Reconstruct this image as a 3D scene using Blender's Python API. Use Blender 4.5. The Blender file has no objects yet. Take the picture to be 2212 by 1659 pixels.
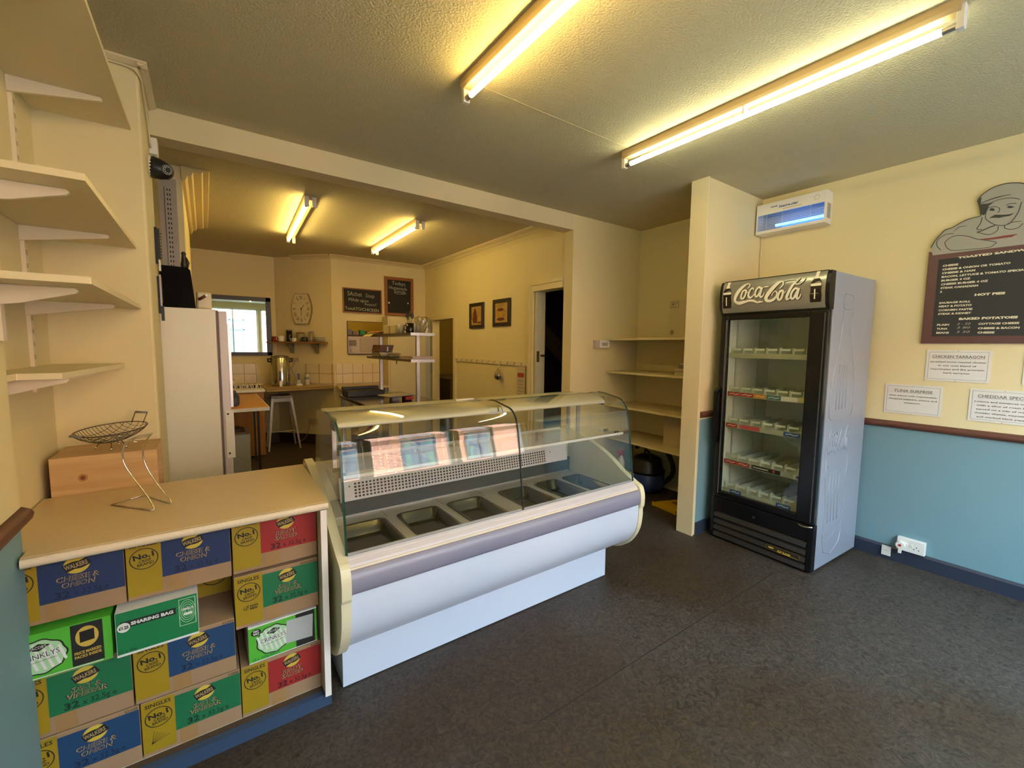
import bpy, math, random
from mathutils import Vector, Matrix
random.seed(7)
C = bpy.context.scene
COL = C.collection
PI = math.pi

# ------------------------------------------------------------------ camera
IMG_W, IMG_H = 2212, 1659
FPX = 929.755
cam_d = bpy.data.cameras.new('camera')
cam = bpy.data.objects.new('camera', cam_d)
COL.objects.link(cam)
yaw, pit, rol = 0.618186, -0.0872412, 0.010829
fw = Vector((math.sin(yaw)*math.cos(pit), math.cos(yaw)*math.cos(pit), math.sin(pit)))
rt = Vector((math.cos(yaw), -math.sin(yaw), 0.0))
up = rt.cross(fw)
r2 = math.cos(rol)*rt + math.sin(rol)*up
u2 = -math.sin(rol)*rt + math.cos(rol)*up
M = Matrix((r2, u2, -fw)).transposed().to_4x4()
M.translation = Vector((0, 0, 1.5))
cam.matrix_world = M
cam_d.sensor_fit = 'HORIZONTAL'
cam_d.sensor_width = 36.0
cam_d.lens = 36.0*FPX/IMG_W
cam_d.clip_start = 0.05
cam_d.clip_end = 200
C.camera = cam

# ------------------------------------------------------------------ world, sun, daylight, exposure
W = bpy.data.worlds.new('world')
C.world = W
W.use_nodes = True
wn = W.node_tree
wn.nodes.clear()
wo = wn.nodes.new('ShaderNodeOutputWorld')
wb = wn.nodes.new('ShaderNodeBackground')
wb.inputs['Color'].default_value = (0.52, 0.77, 1.0, 1)
wb.inputs['Strength'].default_value = 20.0
wn.links.new(wb.outputs[0], wo.inputs[0])

sun_d = bpy.data.lights.new('sun', 'SUN')
sun_d.energy = 40.0
sun_d.angle = 0.02
sun_d.color = (0.80, 0.92, 1.0)
sun = bpy.data.objects.new('sun', sun_d)
COL.objects.link(sun)
sun.rotation_euler = Vector((0.25, -1.0, -0.85)).to_track_quat('-Z', 'Y').to_euler()
sun.location = (0, 0, 12)


def portal(name, x0, x1, z0, z1, y):
    d = bpy.data.lights.new(name, 'AREA')
    d.shape = 'RECTANGLE'
    d.size = x1-x0
    d.size_y = z1-z0
    d.cycles.is_portal = True
    o = bpy.data.objects.new(name, d)
    COL.objects.link(o)
    o.location = ((x0+x1)/2, y, (z0+z1)/2)
    o.rotation_euler = (PI/2, 0, 0)
    return o


FRONT_Y = -1.4
WINS = [(0.05, 1.42, 0.78, 2.6), (1.48, 2.58, 0.78, 2.6), (2.64, 3.75, 0.78, 2.6)]
for a_, b_, c_, d_ in WINS:
    portal('window_daylight', a_, b_, c_, d_, FRONT_Y-0.12)

C.view_settings.view_transform = 'Standard'
C.view_settings.look = 'None'
C.view_settings.gamma = 1.0
C.view_settings.use_curve_mapping = False
C.view_settings.exposure = 0.52
C.cycles.caustics_reflective = False
C.cycles.caustics_refractive = False
C.cycles.sample_clamp_indirect = 6.0
C.cycles.transparent_max_bounces = 24
C.cycles.max_bounces = 12
C.cycles.diffuse_bounces = 5
C.cycles.use_denoising = True


# ------------------------------------------------------------------ materials
def lin(c):
    c /= 255.0
    return c/12.92 if c <= 0.04045 else ((c+0.055)/1.055)**2.4


def rgb(h):
    return (lin(int(h[0:2], 16)), lin(int(h[2:4], 16)), lin(int(h[4:6], 16)), 1.0)


_mc = {}


def mat(name, hexc, rough=0.6, metal=0.0, var=0.06, scale=14.0, bump=0.0, bscale=60.0, hex2=None, spec=0.5,
        coat=0.0, emis=0.0):
    """procedural paint: base colour broken up by noise, optional bump"""
    if name in _mc:
        return _mc[name]
    m = bpy.data.materials.new(name)
    m.use_nodes = True
    nt = m.node_tree
    b = nt.nodes['Principled BSDF']
    tc = nt.nodes.new('ShaderNodeTexCoord')
    nz = nt.nodes.new('ShaderNodeTexNoise')
    nz.inputs['Scale'].default_value = scale
    nz.inputs['Detail'].default_value = 4
    nt.links.new(tc.outputs['Object'], nz.inputs['Vector'])
    mx = nt.nodes.new('ShaderNodeMix')
    mx.data_type = 'RGBA'
    c = rgb(hexc)
    if hex2:
        c1, c2 = c, rgb(hex2)
    else:
        c1 = tuple(min(1, v*(1-var)) for v in c[:3])+(1,)
        c2 = tuple(min(1, v*(1+var)) for v in c[:3])+(1,)
    mx.inputs[6].default_value = c1
    mx.inputs[7].default_value = c2
    nt.links.new(nz.outputs['Fac'], mx.inputs[0])
    nt.links.new(mx.outputs[2], b.inputs['Base Color'])
    b.inputs['Roughness'].default_value = rough
    b.inputs['Metallic'].default_value = metal
    b.inputs['Specular IOR Level'].default_value = spec
    if coat:
        b.inputs['Coat Weight'].default_value = coat
        b.inputs['Coat Roughness'].default_value = 0.08
    if emis:
        b.inputs['Emission Color'].default_value = c
        b.inputs['Emission Strength'].default_value = emis
    if bump:
        n2 = nt.nodes.new('ShaderNodeTexNoise')
        n2.inputs['Scale'].default_value = bscale
        n2.inputs['Detail'].default_value = 3
        nt.links.new(tc.outputs['Object'], n2.inputs['Vector'])
        bp = nt.nodes.new('ShaderNodeBump')
        bp.inputs['Strength'].default_value = bump
        bp.inputs['Distance'].default_value = 0.01
        nt.links.new(n2.outputs['Fac'], bp.inputs['Height'])
        nt.links.new(bp.outputs[0], b.inputs['Normal'])
    _mc[name] = m
    return m


def glass_mat(name, tint=(0.97, 0.99, 0.98), refl=1.0, rough=0.0, base=0.0):
    """window glass: clear with true fresnel reflection on both faces"""
    m = bpy.data.materials.new(name)
    m.use_nodes = True
    nt = m.node_tree
    nt.nodes.clear()
    out = nt.nodes.new('ShaderNodeOutputMaterial')
    tr = nt.nodes.new('ShaderNodeBsdfTransparent')
    tr.inputs[0].default_value = (*tint, 1)
    gl = nt.nodes.new('ShaderNodeBsdfGlossy')
    gl.inputs['Roughness'].default_value = rough
    geo = nt.nodes.new('ShaderNodeNewGeometry')
    ior = nt.nodes.new('ShaderNodeMix')
    ior.inputs[2].default_value = 1.5
    ior.inputs[3].default_value = 1/1.5
    nt.links.new(geo.outputs['Backfacing'], ior.inputs[0])
    fr = nt.nodes.new('ShaderNodeFresnel')
    nt.links.new(ior.outputs[0], fr.inputs['IOR'])
    ml = nt.nodes.new('ShaderNodeMath')
    ml.operation = 'MULTIPLY_ADD'
    ml.use_clamp = True
    ml.inputs[1].default_value = refl
    ml.inputs[2].default_value = base
    nt.links.new(fr.outputs[0], ml.inputs[0])
    mx = nt.nodes.new('ShaderNodeMixShader')
    nt.links.new(ml.outputs[0], mx.inputs[0])
    nt.links.new(tr.outputs[0], mx.inputs[1])
    nt.links.new(gl.outputs[0], mx.inputs[2])
    nt.links.new(mx.outputs[0], out.inputs[0])
    _mc[name] = m
    return m


def emit_mat(name, col, strength):
    m = bpy.data.materials.new(name)
    m.use_nodes = True
    nt = m.node_tree
    nt.nodes.clear()
    out = nt.nodes.new('ShaderNodeOutputMaterial')
    e = nt.nodes.new('ShaderNodeEmission')
    e.inputs[0].default_value = (*col, 1)
    e.inputs[1].default_value = strength
    nt.links.new(e.outputs[0], out.inputs[0])
    _mc[name] = m
    return m


def wood_mat(name, h1, h2, axis='X', scale=6.0, rough=0.5):
    m = bpy.data.materials.new(name)
    m.use_nodes = True
    nt = m.node_tree
    b = nt.nodes['Principled BSDF']
    tc = nt.nodes.new('ShaderNodeTexCoord')
    mp = nt.nodes.new('ShaderNodeMapping')
    s = {'X': (0.6, 9, 9), 'Y': (9, 0.6, 9), 'Z': (9, 9, 0.6)}[axis]
    mp.inputs['Scale'].default_value = s
    nz = nt.nodes.new('ShaderNodeTexNoise')
    nz.inputs['Scale'].default_value = scale
    nz.inputs['Detail'].default_value = 6
    nz.inputs['Distortion'].default_value = 0.6
    cr = nt.nodes.new('ShaderNodeValToRGB')
    cr.color_ramp.elements[0].position = 0.3
    cr.color_ramp.elements[0].color = rgb(h1)
    cr.color_ramp.elements[1].position = 0.72
    cr.color_ramp.elements[1].color = rgb(h2)
    nt.links.new(tc.outputs['Object'], mp.inputs[0])
    nt.links.new(mp.outputs[0], nz.inputs['Vector'])
    nt.links.new(nz.outputs['Fac'], cr.inputs[0])
    nt.links.new(cr.outputs[0], b.inputs['Base Color'])
    b.inputs['Roughness'].default_value = rough
    _mc[name] = m
    return m


def floor_mat():
    m = bpy.data.materials.new('marbled vinyl')
    m.use_nodes = True
    nt = m.node_tree
    b = nt.nodes['Principled BSDF']
    tc = nt.nodes.new('ShaderNodeTexCoord')
    n1 = nt.nodes.new('ShaderNodeTexNoise')
    n1.inputs['Scale'].default_value = 0.9
    n1.inputs['Detail'].default_value = 3
    n2 = nt.nodes.new('ShaderNodeTexNoise')
    n2.inputs['Scale'].default_value = 26
    n2.inputs['Detail'].default_value = 8
    n2.inputs['Roughness'].default_value = 0.72
    n2.inputs['Distortion'].default_value = 2.2
    for n in (n1, n2):
        nt.links.new(tc.outputs['Object'], n.inputs['Vector'])
    r1 = nt.nodes.new('ShaderNodeValToRGB')
    r1.color_ramp.elements[0].position = 0.42
    r1.color_ramp.elements[0].color = rgb('362a1d')
    r1.color_ramp.elements[1].position = 0.56
    r1.color_ramp.elements[1].color = rgb('3d362f')
    r2_ = nt.nodes.new('ShaderNodeValToRGB')
    r2_.color_ramp.elements[0].position = 0.36
    r2_.color_ramp.elements[0].color = (0.42, 0.41, 0.40, 1)
    r2_.color_ramp.elements[1].position = 0.66
    r2_.color_ramp.elements[1].color = (1.7, 1.68, 1.64, 1)
    nt.links.new(n1.outputs['Fac'], r1.inputs[0])
    nt.links.new(n2.outputs['Fac'], r2_.inputs[0])
    mx = nt.nodes.new('ShaderNodeMix')
    mx.data_type = 'RGBA'
    mx.blend_type = 'MULTIPLY'
    mx.inputs[0].default_value = 1.0
    nt.links.new(r1.outputs[0], mx.inputs[6])
    nt.links.new(r2_.outputs[0], mx.inputs[7])
    nt.links.new(mx.outputs[2], b.inputs['Base Color'])
    b.inputs['Roughness'].default_value = 0.55
    b.inputs['Specular IOR Level'].default_value = 0.4
    bp = nt.nodes.new('ShaderNodeBump')
    bp.inputs['Strength'].default_value = 0.12
    bp.inputs['Distance'].default_value = 0.004
    nt.links.new(n2.outputs['Fac'], bp.inputs['Height'])
    nt.links.new(bp.outputs[0], b.inputs['Normal'])
    _mc['floor'] = m
    return m


def brick_mat(name, b1, b2, mortar, scale, bw=0.5, bh=0.25, ms=0.02, off=0.5, rough=0.8, uv=('X', 'Z')):
    m = bpy.data.materials.new(name)
    m.use_nodes = True
    nt = m.node_tree
    b = nt.nodes['Principled BSDF']
    tc = nt.nodes.new('ShaderNodeTexCoord')
    sp = nt.nodes.new('ShaderNodeSeparateXYZ')
    cb = nt.nodes.new('ShaderNodeCombineXYZ')
    nt.links.new(tc.outputs['Object'], sp.inputs[0])
    nt.links.new(sp.outputs[uv[0]], cb.inputs[0])
    nt.links.new(sp.outputs[uv[1]], cb.inputs[1])
    br = nt.nodes.new('ShaderNodeTexBrick')
    br.offset = off
    br.inputs['Color1'].default_value = rgb(b1)
    br.inputs['Color2'].default_value = rgb(b2)
    br.inputs['Mortar'].default_value = rgb(mortar)
    br.inputs['Scale'].default_value = scale
    br.inputs['Mortar Size'].default_value = ms
    br.inputs['Brick Width'].default_value = bw
    br.inputs['Row Height'].default_value = bh
    nt.links.new(cb.outputs[0], br.inputs['Vector'])
    nt.links.new(br.outputs['Color'], b.inputs['Base Color'])
    b.inputs['Roughness'].default_value = rough
    _mc[name] = m
    return m


# ------------------------------------------------------------------ mesh builder
class MB:
    def __init__(s):
        s.v, s.f, s.mi, s.mats, s.sm = [], [], [], [], []
        s.X = None

    def mid(s, m):
        if m not in s.mats:
            s.mats.append(m)
        return s.mats.index(m)

    def add(s, vs, fs, m, smooth=False):
        k = len(s.v)
        i = s.mid(m)
        for p in vs:
            p = Vector(p)
            if s.X is not None:
                p = s.X @ p
            s.v.append(p)
        for f in fs:
            s.f.append([k+j for j in f])
            s.mi.append(i)
            s.sm.append(smooth)
        return s

    def box(s, x0, x1, y0, y1, z0, z1, m):
        v = [(x0, y0, z0), (x1, y0, z0), (x1, y1, z0), (x0, y1, z0), (x0, y0, z1), (x1, y0, z1), (x1, y1, z1), (x0, y1, z1)]
        return s.add(v, [(3, 2, 1, 0), (4, 5, 6, 7), (0, 1, 5, 4), (1, 2, 6, 5), (2, 3, 7, 6), (3, 0, 4, 7)], m)

    def prism(s, pts, a0, a1, m, axis='X', smooth=False, cap=None):
        """pts 2D polygon in the plane normal to axis; X: (y,z)  Y: (x,z)  Z: (x,y)"""
        def P(p, a):
            return {'X': (a, p[0], p[1]), 'Y': (p[0], a, p[1]), 'Z': (p[0], p[1], a)}[axis]
        n = len(pts)
        s.add([P(p, a0) for p in pts]+[P(p, a1) for p in pts], [(i, (i+1) % n, n+(i+1) % n, n+i) for i in range(n)], m, smooth)
        s.add([P(p, a0) for p in pts], [list(range(n))[::-1]], cap or m)
        s.add([P(p, a1) for p in pts], [list(range(n))], cap or m)
        return s

    def sheet(s, pts, a0, a1, th, m, axis='X', edge=None):
        """open 2D profile (y,z) thickened by th and swept from a0 to a1"""
        nrm = []
        for i in range(len(pts)):
            a = Vector(pts[max(0, i-1)])
            b = Vector(pts[min(len(pts)-1, i+1)])
            d = (b-a).normalized()
            nrm.append(Vector((-d.y, d.x)))
        o = [Vector(p)+n*th for p, n in zip(pts, nrm)]

        def P(p, a):
            return {'X': (a, p[0], p[1]), 'Y': (p[0], a, p[1]), 'Z': (p[0], p[1], a)}[axis]
        n = len(pts)
        q = [(i, i+1, n+i+1, n+i) for i in range(n-1)]
        s.add([P(p, a0) for p in pts]+[P(p, a1) for p in pts], q, m, True)
        s.add([P(p, a0) for p in o]+[P(p, a1) for p in o], [f[::-1] for f in q], m, True)
        e = edge or m
        for a in (a0, a1):
            s.add([P(p, a) for p in pts]+[P(p, a) for p in o], q, e)
        for i in (0, n-1):
            s.add([P(pts[i], a0), P(pts[i], a1), P(o[i], a1), P(o[i], a0)], [(0, 1, 2, 3)], e)
        return s

    def cyl(s, p0, p1, r0, m, r1=None, n=16, caps=True, smooth=True):
        p0, p1 = Vector(p0), Vector(p1)
        r1 = r0 if r1 is None else r1
        d = (p1-p0).normalized()
        a = d.orthogonal().normalized()
        b = d.cross(a)
        c0 = [p0+(a*math.cos(2*PI*i/n)+b*math.sin(2*PI*i/n))*r0 for i in range(n)]
        c1 = [p1+(a*math.cos(2*PI*i/n)+b*math.sin(2*PI*i/n))*r1 for i in range(n)]
        s.add(c0+c1, [(i, (i+1) % n, n+(i+1) % n, n+i) for i in range(n)], m, smooth)
        if caps:
            s.add(c0, [list(range(n))[::-1]], m)
            s.add(c1, [list(range(n))], m)
        return s

    def tube(s, pts, r, m, n=8, closed=False):
        pts = [Vector(p) for p in pts]
        N = len(pts)
        rings = []
        prev = None
        for i, p in enumerate(pts):
            if closed:
                d = (pts[(i+1) % N]-pts[i-1]).normalized()
            else:
                d = (pts[min(N-1, i+1)]-pts[max(0, i-1)]).normalized()
            if prev is None:
                a = d.orthogonal().normalized()
            else:
                a = (prev-d*prev.dot(d))
                a = a.normalized() if a.length > 1e-6 else d.orthogonal().normalized()
            prev = a
            b = d.cross(a)
            rr = r[i] if isinstance(r, (list, tuple)) else r
            rings += [p+(a*math.cos(2*PI*k/n)+b*math.sin(2*PI*k/n))*rr for k in range(n)]
        fs = []
        for i in range(N if closed else N-1):
            j = (i+1) % N
            fs += [(i*n+k, i*n+(k+1) % n, j*n+(k+1) % n, j*n+k) for k in range(n)]
        if not closed:
            fs += [list(range(n))[::-1], [(N-1)*n+k for k in range(n)]]
        return s.add(rings, fs, m, True)

    def lathe(s, prof, x, y, z, m, n=24, smooth=True, sx=1.0, sy=1.0):
        vs = []
        for r, h in prof:
            vs += [(x+sx*r*math.cos(2*PI*k/n), y+sy*r*math.sin(2*PI*k/n), z+h) for k in range(n)]
        fs = []
        for i in range(len(prof)-1):
            fs += [(i*n+k, i*n+(k+1) % n, (i+1)*n+(k+1) % n, (i+1)*n+k) for k in range(n)]
        if prof[0][0] > 1e-5:
            fs.append(list(range(n))[::-1])
        if prof[-1][0] > 1e-5:
            fs.append([(len(prof)-1)*n+k for k in range(n)])
        return s.add(vs, fs, m, smooth)

    def flat(s, fr, pts, m, d=0.0006):
        O, U, V, N = fr
        return s.add([O+U*x+V*y+N*d for x, y in pts], [list(range(len(pts)))], m)

    def rect(s, fr, x0, x1, y0, y1, m, d=0.0006):
        return s.flat(fr, [(x0, y0), (x1, y0), (x1, y1), (x0, y1)], m, d)

    def ellipse(s, fr, cx, cy, rx, ry, m, d=0.0006, n=28, rot=0.0):
        pts = []
        for i in range(n):
            a = 2*PI*i/n
            u, v = rx*math.cos(a), ry*math.sin(a)
            pts.append((cx+u*math.cos(rot)-v*math.sin(rot), cy+u*math.sin(rot)+v*math.cos(rot)))
        return s.flat(fr, pts, m, d)

    def stroke(s, fr, pts, w, m, d=0.0008, closed=False, smooth=True, taper=False):
        """2D ribbon of width w (number or list)"""
        if smooth:
            q, ws = [], []
            n = len(pts)
            for i in range(n-1 if not closed else n):
                p0, p1, p2, p3 = (Vector(pts[j % n]) if closed else Vector(pts[max(0, min(n-1, j))]) for j in (i-1, i, i+1, i+2))
                for t in (0, .25, .5, .75):
                    q.append(0.5*((2*p1)+(p2-p0)*t+(2*p0-5*p1+4*p2-p3)*t*t+(3*p1-p0-3*p2+p3)*t**3))
                    if isinstance(w, (list, tuple)):
                        ws.append(w[i % n]*(1-t)+w[(i+1) % n]*t)
            if not closed:
                q.append(Vector(pts[-1]))
                if isinstance(w, (list, tuple)):
                    ws.append(w[-1])
            pts = q
            if ws:
                w = ws
        pts = [Vector(p) for p in pts]
        n = len(pts)
        L, R = [], []
        for i in range(n):
            a = pts[i-1] if (closed or i) else pts[0]
            b = pts[(i+1) % n] if (closed or i < n-1) else pts[-1]
            dd = (b-a)
            dd = dd.normalized() if dd.length > 1e-9 else Vector((1, 0))
            nn = Vector((-dd.y, dd.x))
            ww = (w[i] if isinstance(w, (list, tuple)) else w)*0.5
            if taper and not closed:
                ww *= 0.25+0.75*math.sin(PI*min(1, max(0, (i+0.5)/n)))
            L.append(pts[i]+nn*ww)
            R.append(pts[i]-nn*ww)
        O, U, V, N = fr
        vs = [O+U*p.x+V*p.y+N*d for p in L+R]
        fs = [(i, (i+1) % n, n+(i+1) % n, n+i) for i in range(n if closed else n-1)]
        return s.add(vs, fs, m)

    def text(s, fr, txt, x, y, h, m, width=None, align='L', shear=0.0, bold=0.0, d=0.0009, rot=0.0):
        vs, fs, w, cap = glyphs(txt, bold)
        k = h/cap
        kx = k if width is None else width/max(w, 1e-6)
        ox = {'L': 0, 'C': -w*kx/2, 'R': -w*kx}[align]
        O, U, V, N = fr
        cr, sr = math.cos(rot), math.sin(rot)
        out = []
        for a, b in vs:
            px, py = ox+a*kx+b*k*shear, b*k
            out.append(O+U*(x+px*cr-py*sr)+V*(y+px*sr+py*cr)+N*d)
        return s.add(out, fs, m)

    def build(s, name, parent=None, bevel=0.0, seg=2, label=None, cat=None, group=None, kind=None, world=True, subd=0):
        me = bpy.data.meshes.new(name)
        o = bpy.data.objects.new(name, me)
        COL.objects.link(o)
        vs = s.v
        if parent is None:
            lo = [min(p[i] for p in vs) for i in range(3)]
            hi = [max(p[i] for p in vs) for i in range(3)]
            org = Vector(((lo[0]+hi[0])/2, (lo[1]+hi[1])/2, lo[2]))
            vs = [p-org for p in vs]
            o.location = org
        else:
            o.parent = parent
            if world:
                inv = wmat(parent).inverted()
                vs = [inv @ p for p in vs]
        me.from_pydata([tuple(p) for p in vs], [], s.f)
        for m in s.mats:
            me.materials.append(m)
        me.polygons.foreach_set('material_index', s.mi)
        me.polygons.foreach_set('use_smooth', s.sm)
        me.update()
        if bevel:
            b = o.modifiers.new('bevel', 'BEVEL')
            b.width = bevel
            b.segments = seg
            b.limit_method = 'ANGLE'
            b.angle_limit = 0.7
            b.harden_normals = False
        if label:
            o['label'] = label
        if cat:
            o['category'] = cat
        if group:
            o['group'] = group
        if kind:
            o['kind'] = kind
        return o


def wmat(o):
    m = o.matrix_basis.copy()
    if o.parent:
        m = wmat(o.parent) @ m
    return m


_gc = {}


def glyphs(txt, bold):
    key = (txt, bold)
    if key in _gc:
        return _gc[key]

    def ev(t):
        cu = bpy.data.curves.new('t', 'FONT')
        cu.body = t
        cu.size = 1.0
        cu.offset = bold
        cu.resolution_u = 2
        ob = bpy.data.objects.new('t', cu)
        COL.objects.link(ob)
        dg = bpy.context.evaluated_depsgraph_get()
        me = bpy.data.meshes.new_from_object(ob.evaluated_get(dg))
        vs = [(v.co.x, v.co.y) for v in me.vertices]
        fs = [list(p.vertices) for p in me.polygons]
        bpy.data.objects.remove(ob)
        bpy.data.curves.remove(cu)
        bpy.data.meshes.remove(me)
        return vs, fs
    if ('cap', bold) not in _gc:
        v, _ = ev('H')
        _gc[('cap', bold)] = max(p[1] for p in v)
    vs, fs = ev(txt)
    x0 = min(p[0] for p in vs) if vs else 0
    w = (max(p[0] for p in vs)-x0) if vs else 1
    _gc[key] = ([(a-x0, b) for a, b in vs], fs, w, _gc[('cap', bold)])
    return _gc[key]


def thing(name, label, cat, loc=(0, 0, 0), rz=0.0, group=None):
    o = bpy.data.objects.new(name, None)
    COL.objects.link(o)
    o.location = loc
    o.rotation_euler = (0, 0, rz)
    o.empty_display_size = 0.1
    o['label'] = label
    o['category'] = cat
    if group:
        o['group'] = group
    return o


def copy_tree(o, parent=None, label=None, loc=None, rz=None):
    c = o.copy()
    COL.objects.link(c)
    if parent is not None:
        c.parent = parent
    if label:
        c['label'] = label
    if loc is not None:
        c.location = loc
    if rz is not None:
        c.rotation_euler = (0, 0, rz)
    for ch in list(o.children):
        copy_tree(ch, c)
    return c


def frame(O, U, V):
    O, U, V = Vector(O), Vector(U).normalized(), Vector(V).normalized()
    return (O, U, V, U.cross(V))


def sm2(pts, k=4):
    out = []
    n = len(pts)
    P_ = [Vector(p) for p in pts]
    for i in range(n-1):
        p0, p1, p2, p3 = P_[max(0, i-1)], P_[i], P_[i+1], P_[min(n-1, i+2)]
        for j in range(k):
            t_ = j/k
            q = 0.5*((2*p1)+(p2-p0)*t_+(2*p0-5*p1+4*p2-p3)*t_*t_+(3*p1-p0-3*p2+p3)*t_**3)
            out.append((q.x, q.y))
    out.append(tuple(pts[-1]))
    return out


def arc(cx, cy, r, a0, a1, n=8):
    return [(cx+r*math.cos(math.radians(a0+(a1-a0)*i/n)), cy+r*math.sin(math.radians(a0+(a1-a0)*i/n))) for i in range(n+1)]


def box(x0, x1, y0, y1, z0, z1, m):
    return MB().box(x0, x1, y0, y1, z0, z1, m)


def struct(name, mb, bevel=0.0):
    return mb.build(name, kind='structure', bevel=bevel)


cream = mat('cream wall paint', 'd8cb9c', 0.7, bump=0.06, bscale=35, var=0.03, scale=3)
cream2 = mat('old cream gloss paint', 'd6c8a2', 0.45, var=0.05)
ceilm = mat('textured ceiling paint', 'c4ba97', 0.85, bump=0.55, bscale=95, var=0.04)
blue = mat('duck egg dado paint', '6f9199', 0.6, bump=0.05, bscale=35, var=0.04, scale=3)
navy = mat('dark navy gloss', '2b3342', 0.4)
railw = wood_mat('dado rail wood', '4b2c20', '6b4030', 'Y', 8)
railwx = wood_mat('dado rail wood x', '4b2c20', '6b4030', 'X', 8)
black = mat('black plastic', '15161a', 0.35)
blackm = mat('matt black', '121214', 0.6)
white = mat('white laminate', 'dfe0df', 0.35, var=0.02)
steel = mat('stainless steel', 'b9b7b2', 0.22, metal=1.0, var=0.05)
chrome = mat('chrome', 'd8d4cc', 0.12, metal=1.0, var=0.02)
alu = mat('aluminium', 'c5c4c4', 0.35, metal=0.9, var=0.03)
grey = mat('grey plastic', '8a8a8c', 0.5)
whitep = mat('white plastic', 'e4e0d6', 0.35, var=0.02)
glass = glass_mat('clear glass')
gedge = mat('green glass edge', '1f4a3c', 0.15)
# ------------------------------------------------------------------ the room
H = 2.78
XR = 3.97
struct('floor', box(-1.2, 4.6, FRONT_Y-0.2, 8.6, -0.1, 0.0, floor_mat()))
fl = MB()
dk = mat('floor seam', '1d1a18', 0.8)
fl.box(1.03, 3.05, 1.232, 1.235, 0.0, 0.0012, dk)
struct('trim_1', fl)
struct('trim_0', box(1.12, 2.8, 1.93, 1.933, H-0.0015, H, mat('ceiling joint', 'c9bc92', 0.8)))
struct('ceiling', box(-1.2, 4.6, FRONT_Y-0.2, 8.6, H, H+0.15, ceilm))

w = MB()
w.box(XR, XR+0.15, FRONT_Y-0.2, 3.4, 0.96, H, cream)
w.box(XR, XR+0.15, FRONT_Y-0.2, 1.88, 0, 0.96, blue)
w.box(XR, XR+0.15, 1.88, 3.4, 0, 0.96, cream)
struct('wall_right', w)
RAIL = [(0, 0), (0.012, 0.002), (0.022, 0.012), (0.026, 0.028), (0.02, 0.04), (0.008, 0.046), (0, 0.05)]
struct('trim_2', MB().prism([(XR-a, 0.952+b) for a, b in RAIL], FRONT_Y, 1.88, railw, 'Y', True))
struct('baseboard_right', MB().prism([(XR, 0), (XR-0.016, 0), (XR-0.016, 0.085), (XR-0.008, 0.1), (XR, 0.1)], FRONT_Y, 1.88, navy, 'Y'))

# partition stub beside the drinks fridge
w = MB()
w.box(3.125, XR, 1.88, 2.005, 0.94, H, cream)
w.box(3.16, XR, 1.88, 2.005, 0, 0.94, blue)
w.box(3.125, 3.16, 1.88, 2.005, 0, 0.94, cream)
struct('wall_partition', w)
struct('trim_3', MB().prism([(1.88-a, 0.952+b) for a, b in RAIL], 3.16, XR-0.03, railwx, 'X', True))
struct('trim_4', box(3.113, 3.125, 1.872, 2.012, 0.0, H, mat('cream end cap', 'ddd0ab', 0.45, var=0.02)))
struct('baseboard_partition', box(3.16, XR-0.02, 1.865, 1.88, 0, 0.1, navy))

# wall with the big opening into the kitchen
w = MB()
w.box(2.96, XR, 3.16, 3.285, 0, H, cream)
struct('wall_back', w)
struct('trim_5', box(-0.2, 2.96, 3.16, 3.30, 2.632, H, mat('beam cream paint', 'd4c69c', 0.65, bump=0.04, bscale=40, var=0.02, scale=3)))
w = MB()
w.box(-0.75, -0.2, 2.72, 3.16, 0, H, cream)
struct('wall_column', w, bevel=0.012)
struct('trim_6', MB().prism([(-0.2, H), (-0.2, H-0.022), (-0.19, H-0.022), (-0.165, H-0.008), (-0.165, H)], 2.69, 3.16, cream2, 'Y'))
struct('trim_7', MB().prism([(2.72, H), (2.72, H-0.022), (2.71, H-0.022), (2.685, H-0.008), (2.685, H)], -0.557, -0.165, cream2, 'X'))
w = MB()
w.box(-0.75, -0.557, 1.85, 2.72, 0, H, cream)
struct('wall_alcove', w)
w = MB()
w.box(-0.75, -0.47, FRONT_Y-0.2, 1.85, 0.98, H, cream)
w.box(-0.75, -0.47, FRONT_Y-0.2, 1.85, 0, 0.98, blue)
struct('wall_left', w)
struct('trim_8', MB().prism([(-0.47+a, 0.955+b) for a, b in RAIL], FRONT_Y, 1.87, railw, 'Y', True))

# shop front behind the camera: three glazed bays
w = MB()
fy0, fy1 = FRONT_Y-0.18, FRONT_Y
xs = [-0.62]+[v for a in WINS for v in a[:2]]+[XR+0.15]
for i in range(0, 8, 2):
    w.box(xs[i], xs[i+1], fy0, fy1, 0, H, cream)
for a_, b_, c_, d_ in WINS:
    w.box(a_, b_, fy0, fy1, 0, c_, cream)
    w.box(a_, b_, fy0, fy1, d_, H, cream)
struct('wall_front', w)
wf = mat('white window frame', 'd9dcd8', 0.4)
for i, (a_, b_, c_, d_) in enumerate(WINS):
    f = MB()
    for x in (a_, b_-0.05):
        f.box(x, x+0.05, fy0+0.05, fy0+0.12, c_, d_, wf)
    f.box(a_, b_, fy0+0.05, fy0+0.12, c_, c_+0.05, wf)
    f.box(a_, b_, fy0+0.05, fy0+0.12, d_-0.05, d_, wf)
    if i != 1:
        f.box((a_+b_)/2-0.02, (a_+b_)/2+0.02, fy0+0.05, fy0+0.12, c_, d_, wf)
    struct('window_%d' % (i+1), f)

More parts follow.
